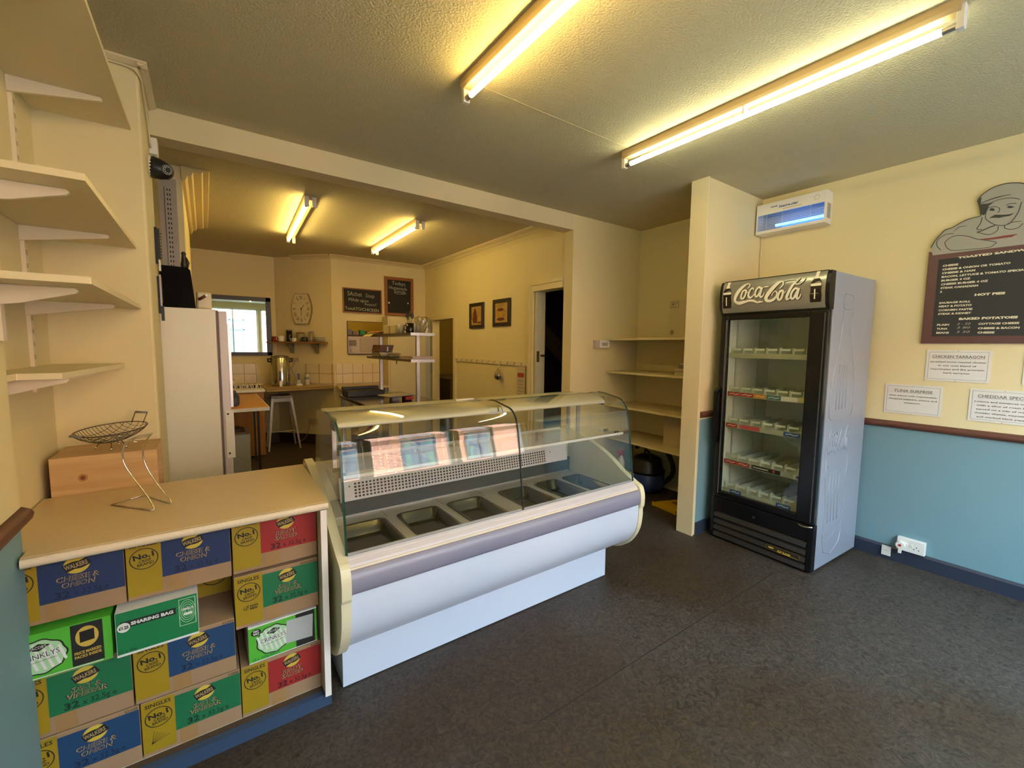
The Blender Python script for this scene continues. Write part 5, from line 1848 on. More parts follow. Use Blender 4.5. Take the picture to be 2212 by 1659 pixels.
# worktop across the diagonal wall
t = thing('corner_worktop', 'pale worktop running along the angled wall under the clock', 'worktop', (1.0, 6.9, 0.87))
MB().prism([(0.635, 6.50), (1.50, 6.60), (1.525, 6.67), (0.88, 7.36), (0.635, 7.36)], 0.872, 0.90, ktw, 'Z').build('top', t)
MB().prism([(0.635, 6.50), (1.50, 6.60), (1.50, 6.615), (0.635, 6.515)], 0.862, 0.901, mat('worktop edge', 'b89a60', 0.5), 'Z').build('front_edge', t)
t = thing('water_urn', 'tall stainless steel water urn with black handles on the corner worktop', 'water urn', (0.86, 6.93, 0.90))
b = MB()
b.lathe([(0.118, 0.0), (0.12, 0.03), (0.12, 0.40), (0.116, 0.405)], 0.862, 6.93, 0.901, steel, 28)
b.build('body', t)
b = MB()
b.lathe([(0.122, 0.405), (0.115, 0.42), (0.05, 0.435), (0, 0.437)], 0.862, 6.93, 0.901, steel, 28)
b.build('lid', t)
for sx in (-1, 1):
    b = MB()
    b.tube([(0.862+sx*0.118, 6.93, 1.285), (0.862+sx*0.155, 6.93, 1.29), (0.862+sx*0.15, 6.93, 1.25), (0.862+sx*0.12, 6.93, 1.25)], 0.013, black, 8)
    b.build('handle', t)
b = MB()
b.cyl((0.835, 6.82, 1.0), (0.835, 6.765, 0.995), 0.013, chrome, n=12)
b.box(0.822, 0.850, 6.755, 6.775, 0.97, 1.12, black)
b.build('tap', t)
MB().box(0.825, 0.855, 6.75, 6.77, 0.905, 0.985, whitep).cyl((0.94, 6.835, 0.93), (0.94, 6.815, 0.93), 0.02, black, n=14).build('control', t)
b = MB()
b.tube(smooth3([(0.98, 6.97, 1.20), (1.02, 6.96, 1.10), (1.05, 6.96, 1.03), (1.04, 6.95, 0.95), (1.0, 6.94, 0.905)]), 0.004, grey, 6)
b.build('power_cord', t)
t = thing('telephone', 'cordless phone in its cradle on the corner worktop', 'telephone', (1.10, 6.9, 0.9))
b = MB()
b.prism([(6.86, 0.901), (6.96, 0.901), (6.95, 0.93), (6.92, 0.925), (6.86, 0.915)], 1.06, 1.13, whitep, 'X')
b.build('cradle', t)
b = MB()
b.prism([(6.90, 0.92), (6.93, 0.92), (6.955, 1.08), (6.925, 1.085)], 1.072, 1.112, mat('silver phone', 'a9a49a', 0.4), 'X')
b.prism([(6.899, 0.98), (6.901, 0.98), (6.922, 1.075), (6.918, 1.075)], 1.077, 1.107, black, 'X')
b.build('handset', t, bevel=0.003)
t = thing('spray_bottle', 'clear plastic bottle with grey cap on the corner worktop by the phone', 'bottle', (1.20, 6.86, 0.901))
MB().lathe([(0.028, 0), (0.032, 0.02), (0.032, 0.12), (0.022, 0.155), (0.016, 0.165)], 1.195, 6.86, 0.901, cl, 18).build('body', t)
MB().lathe([(0.016, 0.165), (0.016, 0.185), (0, 0.188)], 1.195, 6.86, 0.901, grey, 14).build('cap', t)
MB().lathe([(0.0325, 0.09), (0.0325, 0.125)], 1.195, 6.86, 0.901, mat('bluegrey label', '7f9098', 0.5), 18).build('label', t)

# diagonal wall things: local frame along the wall, origin at the right (near) corner
DG = Matrix.Translation((1.535, 6.68, 0)) @ Matrix((d, Vector((-d.y, d.x, 0)), Vector((0, 0, 1)))).transposed().to_4x4()
ddir = -Vector((-d.y, d.x, 0))  # into the wall


def dmb():
    q = MB()
    q.X = DG
    return q


FDg = frame((0.92, 0.0, 0), (-1, 0, 0), (0, 0, 1))  # u from far-left corner towards right
# local: x runs from right corner to the left along the wall, y>0 points into the room
bs = 1
FDg = (Vector((0.92, 0.0, 0)), Vector((-1, 0, 0)), Vector((0, 0, 1)), Vector((0, 1, 0)))


def P(u, n, z):
    return (0.92-u, n, z)


t = thing('wall_shelf', 'small wooden shelf with curved brackets crowded with mugs under the clock', 'shelf', DG @ Vector((0.5, 0, 1.5)))
b = dmb()
b.box(0.09, 0.97, 0.0, 0.17, 1.512, 1.533, mat('brown shelf board', '8a6636', 0.55))
b.build('board', t)
for x in (0.24, 0.66):
    b = dmb()
    b.prism([(0.001, 1.51), (0.15, 1.51), (0.12, 1.47), (0.09, 1.46), (0.06, 1.42), (0.05, 1.37), (0.001, 1.36)], x, x+0.03, mat('pewter bracket', '8a8474', 0.45, metal=0.4), 'X')
    b.build('bracket', t)


def dpos(x, n, z):
    v = DG @ Vector((x, n, z))
    return v.x, v.y, v.z


def cup(x, n, r, h, m, lab, cat='mug', name='mug', handle=True, grp='things on the mug shelf', m2=None):
    X_, Y_, Z_ = dpos(x, n, 1.534)
    t = thing(name, lab, cat, (X_, Y_, Z_), group=grp)
    q = MB()
    q.lathe([(r*0.8, 0), (r, 0.01), (r, h), (r*0.92, h), (r*0.9, 0.012), (0, 0.012)], X_, Y_, Z_, m, 18)
    q.build('body', t)
    if handle:
        q = MB()
        q.tube([(X_-r*0.95, Y_, Z_+h*0.8), (X_-r*1.5, Y_, Z_+h*0.7), (X_-r*1.5, Y_, Z_+h*0.35), (X_-r*0.95, Y_, Z_+h*0.2)], 0.005, m, 6)
        q.build('handle', t)
    if m2:
        q = MB()
        q.lathe([(r*1.02, h), (r*1.02, h+0.018), (0, h+0.02)], X_, Y_, Z_, m2, 18)
        q.build('lid', t)


jar = mat('jar glass', '8d8468', 0.15)
cup(0.90, 0.08, 0.05, 0.075, mat('red enamel', '8c2a1c', 0.4), 'dull red tin at the left end of the mug shelf', 'tin', 'tin', False)
cup(0.88, 0.09, 0.035, 0.05, whitep, 'small pale jar on the red tin', 'jar', 'jar', False) if False else None
cup(0.79, 0.10, 0.042, 0.085, whitep, 'white mug with handle next to the red tin')
cup(0.68, 0.07, 0.04, 0.16, mat('dark jar', '1f1a16', 0.2), 'tall dark coffee jar on the mug shelf', 'jar', 'jar', False, m2=jar)
cup(0.57, 0.10, 0.036, 0.055, whitep, 'small white cup in the middle of the mug shelf')
cup(0.50, 0.06, 0.055, 0.12, jar, 'brownish glass jar behind the small white cup', 'jar', 'jar', False, m2=mat('copper lid', '8a5a30', 0.4))
cup(0.40, 0.10, 0.04, 0.07, mat('dark green mug', '2a3426', 0.4), 'dark mug right of the middle of the mug shelf')
cup(0.31, 0.08, 0.034, 0.13, jar, 'slim glass jar with a silver lid on the mug shelf', 'jar', 'jar', False, m2=alu)
cup(0.17, 0.08, 0.07, 0.07, mat('grey bowl', '8f8c82', 0.4), 'wide grey bowl at the right end of the mug shelf', 'bowl', 'bowl', False)

# clock
t = thing('wall_clock', 'cream barrel shaped wall clock with roman numerals on the angled wall', 'clock', DG @ Vector((0.50, 0.0, 1.8)))
b = dmb()
cu0, cz0, hw_, hz_ = 0.495, 2.015, 0.165, 0.222
cpts = [(-0.105, 0.222), (0.105, 0.222), (0.135, 0.15), (0.16, 0.06), (0.166, 0), (0.16, -0.06), (0.135, -0.15), (0.105, -0.222),
        (-0.105, -0.222), (-0.135, -0.15), (-0.16, -0.06), (-0.166, 0), (-0.16, 0.06), (-0.135, 0.15)]
b.prism([(cu0+x, cz0+z) for x, z in cpts], 0.0, 0.03, mat('clock rim', '8a7a50', 0.4), 'Y')
b.build('rim', t)
b = dmb()
b.prism([(cu0+x*0.95, cz0+z*0.965) for x, z in cpts], 0.03, 0.033, mat('clock face', 'd8cda8', 0.4), 'Y')
FACE = b.build('face', t)
b = dmb()
FQ = (Vector((cu0, 0.033, cz0)), Vector((-1, 0, 0)), Vector((0, 0, 1)), Vector((0, 1, 0)))
nums = ['XII', 'I', 'II', 'III', 'IIII', 'V', 'VI', 'VII', 'VIII', 'IX', 'X', 'XI']
for k, s_ in enumerate(nums):
    a = PI/2-k*PI/6
    rx, rz = 0.118, 0.165
    x, z = rx*math.cos(a), rz*math.sin(a)
    n = len(s_)
    ca, sa = math.cos(a), math.sin(a)
    for j in range(n):
        o_ = (j-(n-1)/2)*0.016
        p0 = (x-sa*o_-ca*0.022, z+ca*o_-sa*0.026)
        p1 = (x-sa*o_+ca*0.024, z+ca*o_+sa*0.028)
        b.stroke(FQ, [p0, p1], 0.0055, ink, smooth=False)
for a, L_, w_ in ((math.radians(48), 0.075, 0.007), (math.radians(-92), 0.105, 0.006)):
    b.stroke(FQ, [(-0.02*math.cos(a), -0.02*math.sin(a)), (L_*math.cos(a), L_*math.sin(a))], w_, ink, d=0.003, smooth=False)
b.ellipse(FQ, 0, 0, 0.01, 0.01, ink, d=0.0035)
b.text(FQ, 'PARIS', 0, 0.085, 0.008, pk, align='C')
b.build('numerals', FACE)
# low double socket with lead, socket by the urn
t = thing('wall_socket', 'cream double socket low on the angled wall beside the stool', 'socket', DG @ Vector((0.40, 0, 0.3)))
b = dmb()
b.box(0.30, 0.45, 0.0, 0.012, 0.30, 0.385, mat('cream socket', 'b5a684', 0.4))
b.build('plate', t)
b = dmb()
FQ = (Vector((0.375, 0.012, 0.343)), Vector((-1, 0, 0)), Vector((0, 0, 1)), Vector((0, 1, 0)))
for x in (-0.04, 0.04):
    for u_, v_ in ((0, 0.01), (-0.012, -0.01), (0.012, -0.01)):
        b.rect(FQ, x+u_-0.003, x+u_+0.003, v_-0.003, v_+0.003, ink)
b.build('sockets', t)
b = MB()
q = [dpos(0.42, 0.02, 0.32), dpos(0.44, 0.03, 0.2), dpos(0.5, 0.04, 0.08), dpos(0.60, 0.08, 0.02)]
b.tube(smooth3(q), 0.005, mat('pale cord', '8f8470', 0.5), 6)
b.build('power_cord', t)
t = thing('wall_socket', 'cream socket just above the tiles right of the urn', 'socket', DG @ Vector((0.64, 0, 1.24)))
b = dmb()
b.box(0.585, 0.69, 0.0, 0.012, 1.24, 1.30, _mc['cream socket'])
b.build('plate', t)
b = dmb()
b.tube([(0.64, 0.015, 1.25), (0.67, 0.04, 1.16), (0.74, 0.06, 1.07)], 0.004, grey, 6)
b.build('power_cord', t)

# mirror
t = thing('mirror', 'black framed mirror on the far kitchen wall reflecting the shop window', 'mirror', (0.46, 7.37, 1.32))
b = MB()
mx0, mx1, mz0, mz1 = 0.02, 0.815, 1.325, 2.175
for q in ((mx0, mx1, mz1-0.06, mz1), (mx0, mx1, mz0, mz0+0.05), (mx0, mx0+0.06, mz0, mz1), (mx1-0.065, mx1, mz0, mz1)):
    b.box(q[0], q[1], 7.345, 7.378, q[2], q[3], mat('black mirror frame', '15120f', 0.4))
b.build('frame', t, bevel=0.003)
mm = mat('silvered mirror', 'e0e4de', 0.02, metal=1.0, var=0.0)
MB().box(mx0+0.05, mx1-0.05, 7.365, 7.372, mz0+0.04, mz1-0.05, mm).build('mirror_glass', t)

# stool
t = thing('bar_stool', 'white metal bar stool with tapered legs under the corner worktop', 'stool', (0.86, 7.0, 0))
sm_ = mat('pale painted metal', 'b8b3a6', 0.35, metal=0.3)
sx0, sx1, sy0, sy1, sz = 0.715, 0.99, 6.80, 7.07, 0.735
MB().box(sx0, sx1, sy0, sy1, sz, sz+0.035, sm_).build('seat', t, bevel=0.012)
MB().box(sx0+0.005, sx1-0.005, sy0+0.004, sy0+0.016, sz-0.05, sz, sm_).box(sx0+0.005, sx1-0.005, sy1-0.016, sy1-0.004, sz-0.05, sz, sm_).build('apron', t)
for cx1, cy1, fx, fy in ((sx0+0.02, sy0+0.015, sx0-0.05, sy0-0.04), (sx1-0.02, sy0+0.015, sx1+0.075, sy0-0.04), (sx0+0.02, sy1-0.02, sx0-0.04, sy1+0.04), (sx1-0.02, sy1-0.02, sx1+0.06, sy1+0.02)):
    b = MB()
    b.cyl((fx, fy, 0.0), (cx1, cy1, sz), 0.014, sm_, r1=0.024, n=4, smooth=False)
    b.build('leg', t)
for z in (0.26, 0.30):
    b = MB()
    if z < 0.28:
        b.box(sx0-0.02, sx1+0.05, sy0-0.025, sy0-0.017, z, z+0.012, sm_)
    else:
        b.box(sx0-0.02, sx0-0.012, sy0, sy1, z, z+0.012, sm_)
        b.box(sx1+0.030, sx1+0.038, sy0, sy1, z, z+0.012, sm_)
    b.build('footrest', t)

# second worktop beside the hatch, on thin legs
t = thing('side_worktop', 'narrow pale worktop under the tiles and serving hatch', 'worktop', (1.85, 6.45, 0.87))
MB().prism([(1.49, 6.24), (2.20, 6.24), (2.20, 6.66), (1.555, 6.66)], 0.872, 0.90, ktw, 'Z').build('top', t)
for x in (1.66, 2.16):
    MB().box(x, x+0.03, 6.30, 6.33, 0, 0.872, grey).build('leg', t)

# ------------------------------------------------------------------ steel prep table and overshelf
ptm = mat('polished steel top', '8c8674', 0.16, metal=1.0, var=0.03)
t = thing('prep_table', 'stainless steel prep table behind the serving counter', 'table', (1.67, 4.6, 0))
MB().box(1.285, 2.06, 3.97, 5.38, 0.862, 0.90, ptm).build('top', t, bevel=0.003)
for x, y in ((1.30, 4.0), (2.01, 4.0), (1.30, 5.32), (2.01, 5.32)):
    MB().box(x, x+0.035, y, y+0.035, 0, 0.862, steel).build('leg', t)
MB().box(1.32, 2.03, 4.03, 5.32, 0.30, 0.32, steel).build('undershelf', t)
b = MB()
b.box(1.40, 1.75, 5.0, 5.3, 0.321, 0.7, mat('maroon tub', '4a1414', 0.5))
b.build('storage_tub', label='dark maroon tub on the shelf under the prep table', cat='tub')
t = thing('overshelf', 'two tier steel shelf standing on the prep table', 'shelf unit', (1.755, 4.7, 0.9))
stl = mat('daylit steel', 'a9a29e', 0.3, metal=0.7)  # lighter copy of the steel, daylight put into the colour
stk = mat('shaded steel edge', '6e6450', 0.3, metal=0.8)  # darker copy of the steel, shade along the shelf put into the colour
for z in (1.595, 1.332):
    b = MB()
    b.box(1.632, 1.880, 4.0, 5.42, z+0.004, z+0.028, stk)
    b.box(1.630, 1.882, 3.996, 4.0, z, z+0.0285, stl)
    b.build('shelf', t)
for y in (4.12, 5.25):
    MB().box(1.742, 1.774, y, y+0.032, 0.901, 1.60, stl).build('post', t)
# things on the overshelf
t = thing('utensil_mug', 'black mug holding dark serving utensils on the upper steel shelf', 'mug', (1.64, 4.10, 1.626))
b = MB()
b.lathe([(0.036, 0), (0.04, 0.01), (0.04, 0.095), (0.036, 0.095), (0.035, 0.01), (0, 0.01)], 1.672, 4.12, 1.624, mat('black enamel', '121212', 0.25), 18)
b.tube([(1.632, 4.12, 1.70), (1.612, 4.12, 1.69), (1.612, 4.12, 1.655), (1.635, 4.12, 1.645)], 0.006, _mc['black enamel'], 6)
b.build('mug', t)
b = MB()
for dx, dy, h_, r_ in ((-0.02, 0, 0.20, 0.016), (0.005, 0.01, 0.23, 0.012), (0.015, -0.01, 0.19, 0.018), (-0.01, 0.015, 0.17, 0.014)):
    b.tube([(1.672+dx*0.3, 4.12+dy, 1.64), (1.672+dx*1.4, 4.12+dy, 1.624+h_*0.75)], 0.003, steel, 6)
    b.lathe([(0, 0), (r_*0.8, 0.01), (r_, 0.03), (r_*0.6, 0.05), (0, 0.056)], 1.672+dx*1.5, 4.12+dy, 1.624+h_*0.72, mat('olive utensil', '2a2616', 0.4), 10, sy=0.4)
b.build('utensils', t)['kind'] = 'stuff'
b = MB()
bagm = glass_mat('crinkled clear bag', (0.86, 0.84, 0.78), 1.3, 0.12, 0.10)
rng = random.Random(3)
n = 26
prof = [(0.02, 0), (0.055, 0.02), (0.068, 0.07), (0.075, 0.12), (0.07, 0.15), (0.03, 0.165)]
vs = []
for r_, h_ in prof:
    for k in range(n):
        rr_ = r_*(1+0.16*rng.uniform(-1, 1))
        vs.append((1.805+rr_*math.cos(2*PI*k/n), 4.12+rr_*math.sin(2*PI*k/n), 1.625+h_+0.008*rng.uniform(-1, 1)*(h_ > 0)))
fs = [(i*n+k, i*n+(k+1) % n, (i+1)*n+(k+1) % n, (i+1)*n+k) for i in range(len(prof)-1) for k in range(n)]
b.add(vs, fs, bagm, False)
b.build('plastic_bag', label='crumpled clear plastic bag on the near end of the upper steel shelf', cat='bag')
MB().lathe([(0.028, 0), (0.036, 0.10), (0.034, 0.10), (0.027, 0.006), (0, 0.005)], 1.77, 4.16, 1.6245, cl, 16).build('plastic_cup', label='pale plastic cup inside the clear bag', cat='cup')
MB().lathe([(0.03, 0), (0.04, 0.09), (0.038, 0.09), (0.03, 0.006), (0, 0.005)], 1.66, 4.32, 1.6245, cl, 16).build('plastic_cup', label='pale plastic cup behind the black mug on the steel shelf', cat='cup')
for i, (y, sx) in enumerate(((4.55, 0.10), (4.78, 0.12))):
    MB().box(1.68, 1.68+sx, y, y+0.15, 1.624, 1.72, mat('pale tub2', 'bfb48e', 0.5)).build('food_tub', label=['square pale tub on the middle of the upper steel shelf', 'larger pale tub on the upper steel shelf behind the square one'][i], cat='tub', bevel=0.004)
b = MB()
crd2 = mat('folded card', 'b7a56c', 0.7)
b.add([(1.60, 5.05, 1.626), (1.72, 5.05, 1.626), (1.72, 5.35, 1.64), (1.60, 5.35, 1.64), (1.60, 5.05, 1.629), (1.72, 5.05, 1.629), (1.72, 5.35, 1.643), (1.60, 5.35, 1.643)],
      [(3, 2, 1, 0), (4, 5, 6, 7), (0, 1, 5, 4), (1, 2, 6, 5), (2, 3, 7, 6), (3, 0, 4, 7)], crd2)
b.prism([(1.60, 1.626), (1.56, 1.598), (1.563, 1.595), (1.603, 1.622)], 5.05, 5.35, crd2, 'Y')
b.build('card_sheet', label='folded buff card overhanging the far end of the upper steel shelf', cat='card')
b = MB()
b.box(1.64, 1.85, 4.95, 5.40, 1.645, 1.66, mat('orange tray', 'c08a50', 0.5))
b.build('serving_tray', label='flat tan tray on the far end of the upper steel shelf', cat='tray')
# lower tier
b = MB()
b.box(1.66, 1.82, 5.02, 5.30, 1.362, 1.425, mat('grey dish', '7a7568', 0.4))
b.build('oven_dish', label='deep grey dish under the brown basket on the lower steel shelf', cat='dish', bevel=0.008)
b = MB()
bsk = mat('brown box print', '5c3010', 0.5)
b.prism([(1.64, 1.427), (1.80, 1.427), (1.82, 1.50), (1.66, 1.50)], 4.98, 5.25, bsk, 'Y')
b.text(frame((1.66, 4.98, 1.44), (1, 0, 0), (0, 0, 1)), 'J', 0.07, 0.0, 0.04, wpr, bold=0.08)
b.build('snack_tub', label='brown open box with a white letter on the lower steel shelf', cat='box')
MB().box(1.58, 1.615, 5.10, 5.2, 1.362, 1.47, mat('red book', '7a1c16', 0.5)).build('book', label='thin red book standing at the end of the lower steel shelf', cat='book') if False else MB().box(1.636, 1.652, 4.99, 5.2, 1.4255, 1.47, mat('red spine', '7a1c16', 0.5)).build('book', label='thin red booklet beside the brown box on the lower steel shelf', cat='book') if False else None
for i in range(3):
    MB().lathe([(0.03, 0), (0.075-0.006*i, 0.018), (0.073-0.006*i, 0.020), (0.03, 0.004), (0, 0.004)], 1.74, 4.72, 1.361+0.0145*i, mat('beige plate', 'a89468', 0.4) if i else mat('white dish', 'b8b0a0', 0.35), 22).build(
        'plate', label=['white plate at the bottom of the stack on the lower steel shelf', 'beige plate in the middle of the stack on the lower steel shelf', 'smaller beige plate topping the stack on the lower steel shelf'][i], cat='plate', group='plates on the lower steel shelf')
b = MB()
b.lathe([(0.05, 0), (0.07, 0.05), (0.068, 0.05), (0.045, 0.005), (0, 0.005)], 1.70, 4.92, 1.361, mat('white dish2', 'a8a498', 0.35), 20)
b.build('bowl', label='off white bowl beside the plate stack on the lower steel shelf', cat='bowl')
b = MB()
for i in range(6):
    o_ = rng.uniform(-0.012, 0.012)
    b.box(1.655+o_, 1.865+o_, 4.03+o_, 4.32+o_, 1.361+i*0.005, 1.365+i*0.005, mat('white paper', 'c4b4ac', 0.6))
b.build('paper_pile', label='thin pile of white papers on the near end of the lower steel shelf', cat='papers', kind='stuff')
# on the prep table
b = MB()
b.box(1.30, 1.72, 5.05, 5.30, 0.901, 0.965, mat('black case', '1c1c20', 0.5))
b.box(1.30, 1.72, 5.25, 5.33, 0.965, 1.0, _mc['black case'])
b.build('knife_case', label='long black box at the far left corner of the prep table', cat='box', bevel=0.005)
t = thing('cutting_board', 'white cutting board propped on a small red box on the prep table', 'cutting board', (1.66, 4.45, 0.9))
b = MB()
b.prism([(1.50, 4.62), (1.555, 4.40), (1.86, 4.50), (1.84, 4.66)], 0.952, 0.962, mat('white board', 'b8b2a0', 0.35), 'Z')
b.prism([(1.498, 4.62), (1.553, 4.395), (1.865, 4.497), (1.85, 4.66)], 0.946, 0.952, blackm, 'Z')
b.build('board', t)
MB().box(1.62, 1.70, 4.50, 4.6, 0.901, 0.946, grey).build('foot', t)
MB().box(1.745, 1.83, 4.43, 4.46, 0.912, 0.944, red).box(1.75, 1.825, 4.46, 4.56, 0.901, 0.944, blackm).build('red_label', t)

# ------------------------------------------------------------------ cupboard door, hatch things
t = thing('tall_cupboard', 'tall cream painted cupboard in the back corner of the kitchen', 'cupboard', (2.6, 6.55, 0))
cpm = mat('cream cupboard paint', 'c6bb8f', 0.45)
MB().box(2.255, 2.865, 6.415, 6.66, 0.0, 1.93, cpm).build('body', t)
MB().box(2.28, 2.855, 6.395, 6.415, 0.04, 1.90, cpm).build('door', t, bevel=0.003)
MB().box(2.865, 2.955, 6.43, 6.66, 0.0, 1.93, mat('greyish strip', 'aeb0a0', 0.4)).build('side_strip', t)
MB().box(2.37, 2.38, 6.385, 6.395, 1.21, 1.29, blackm).build('catch', t)
t = thing('microwave', 'white microwave seen through the serving hatch', 'microwave', (2.0, 6.95, 1.357))
mwm = mat('white microwave', 'c8b8a6', 0.35)
MB().box(1.76, 2.30, 6.82, 7.2, 1.36, 1.625, mwm).build('body', t, bevel=0.006)
b = MB()
b.box(1.95, 2.28, 6.812, 6.82, 1.385, 1.60, mat('microwave door', 'b5a48e', 0.4))
b.build('door', t, bevel=0.02)
b = MB()
b.box(1.79, 1.90, 6.815, 6.82, 1.48, 1.57, mat('microwave panel', '85796a', 0.5))
b.cyl((1.84, 6.82, 1.42), (1.84, 6.80, 1.42), 0.03, mwm, n=18)
b.build('controls', t)
t = thing('hatch_shelf', 'dark shelf above the microwave holding tins', 'shelf', (2.0, 6.9, 1.63))
MB().box(1.74, 2.33, 6.81, 7.1, 1.632, 1.65, mat('dark shelf', '3a2818', 0.6)).build('board', t)
tl = ['grey tin at the left of the hatch shelf', 'second grey tin on the hatch shelf', 'green carton on the hatch shelf', 'dark green packet on the hatch shelf', 'olive packet lying on the hatch shelf']
for i, (x, w_, h_, mm_) in enumerate(((1.76, 0.08, 0.085, mat('dull tin', '7f7468', 0.5)), (1.855, 0.07, 0.06, _mc['dull tin']), (1.965, 0.075, 0.075, mat('green packet', '1f8a52', 0.5)),
                                   (2.06, 0.10, 0.06, mat('dark packet', '3a3c20', 0.6)), (2.18, 0.13, 0.045, mat('olive packet', '6a5c2c', 0.6)))):
    MB().box(x, x+w_, 6.83, 6.93, 1.6505, 1.6505+h_, mm_).build('food_packet', label=tl[i], cat='packet', group='packets on the hatch shelf', bevel=0.004)
b = MB()
for q in ((HX0-0.008, HX0, HZ0, HZ1), (HX0, HX1, HZ0-0.012, HZ0)):
    b.box(q[0], q[1], 6.665, 6.80, q[2], q[3], mat('dark hatch trim', '3a2410', 0.5))
b.box(HX0, HX1, 6.665, 6.675, HZ1-0.008, HZ1, _mc['dark hatch trim'])
struct('trim_19', b)
t = thing('pendant_lamp', 'bare warm bulb lighting the yellow room behind the hatch', 'lamp', (2.0, 7.6, 2.5))
MB().lathe([(0, 0), (0.03, 0.02), (0.035, 0.05), (0.015, 0.09), (0.012, 0.11)], 2.0, 7.6, 2.45, emit_mat('bulb glow', (1, 0.75, 0.35), 90), 14).build('bulb', t)
MB().cyl((2.0, 7.6, 2.56), (2.0, 7.6, H), 0.004, whitep, n=8).build('cord', t)

t = thing('added_passage_lamp', 'unseen bulb added to light the passage beyond the far doorway', 'lamp', (3.7, 6.1, 2.5))  # hidden bulb added only to brighten the passage
MB().lathe([(0, 0), (0.03, 0.02), (0.035, 0.05), (0.015, 0.09), (0.012, 0.11)], 3.7, 6.1, 2.45, emit_mat('added passage glow', (1, 0.75, 0.30), 180), 14).build('bulb', t)
MB().cyl((3.7, 6.1, 2.56), (3.7, 6.1, H), 0.004, whitep, n=8).build('cord', t)
# blackboards
fmw = wood_mat('blackboard frame', '7a4818', '9a6428', 'X', 8)
cb2 = mat('slate black', '1c1a14', 0.75)
FB = frame((0, 6.679, 0), (1, 0, 0), (0, 0, 1))


def blackboard(x0, x1, z0, z1, f, lab, lines):
    t = thing('blackboard', lab, 'blackboard', ((x0+x1)/2, 6.67, z0), group='kitchen blackboards')
    q = MB()
    for a in ((x0, x1, z0, z0+f), (x0, x1, z1-f, z1), (x0, x0+f, z0+f, z1-f), (x1-f, x1, z0+f, z1-f)):
        q.box(a[0], a[1], 6.655, 6.679, a[2], a[3], fmw)
    q.build('frame', t, bevel=0.002)
    q = MB().box(x0+f, x1-f, 6.668, 6.679, z0+f, z1-f, cb2)
    sl = q.build('slate', t)
    q = MB()
    Fq = frame((x0, 6.668, z0), (1, 0, 0), (0, 0, 1))
    for s_, x, z, h_, w_, bo in lines:
        q.text(Fq, s_, x, z, h_, ck, width=w_, bold=bo, rot=-0.03)
    if len(lines) == 3:
        q.stroke(Fq, [(0.16, 0.36), (0.24, 0.345), (0.36, 0.36)], 0.005, ck)
        q.ellipse(Fq, 0.07, 0.20, 0.013, 0.014, wpr, d=0.001)
        q.ellipse(Fq, 0.38, 0.21, 0.011, 0.012, wpr, d=0.001)
    q.build('chalk_writing', sl)


blackboard(1.673, 2.252, 1.972, 2.338, 0.016, 'wide small blackboard about sachet soup left of the tall one', [
    ('SAchet', 0.07, 0.255, 0.06, 0.21, 0.0), ('Soup', 0.335, 0.245, 0.055, 0.13, 0.0), ('MAde upon', 0.085, 0.175, 0.045, 0.29, 0.0),
    ('RequesT', 0.32, 0.125, 0.035, 0.18, 0.0), ('TomATO/CHICKEN', 0.03, 0.045, 0.045, 0.50, 0.012)])
blackboard(2.298, 2.768, 1.958, 2.560, 0.045, 'tall orange framed blackboard about homemade soup near the corner', [
    ("Todays", 0.12, 0.485, 0.055, 0.22, 0.0), ('Homemade', 0.075, 0.415, 0.05, 0.29, 0.0), ('Soup', 0.15, 0.345+0.02, 0.05, 0.19, 0.0)])

# pictures on the kitchen's right wall
pf = mat('dark picture frame', '24190f', 0.4)
pc = mat('tan picture ground', 'a88a48', 0.6)
pb = mat('picture brown', '5a1f14', 0.6)


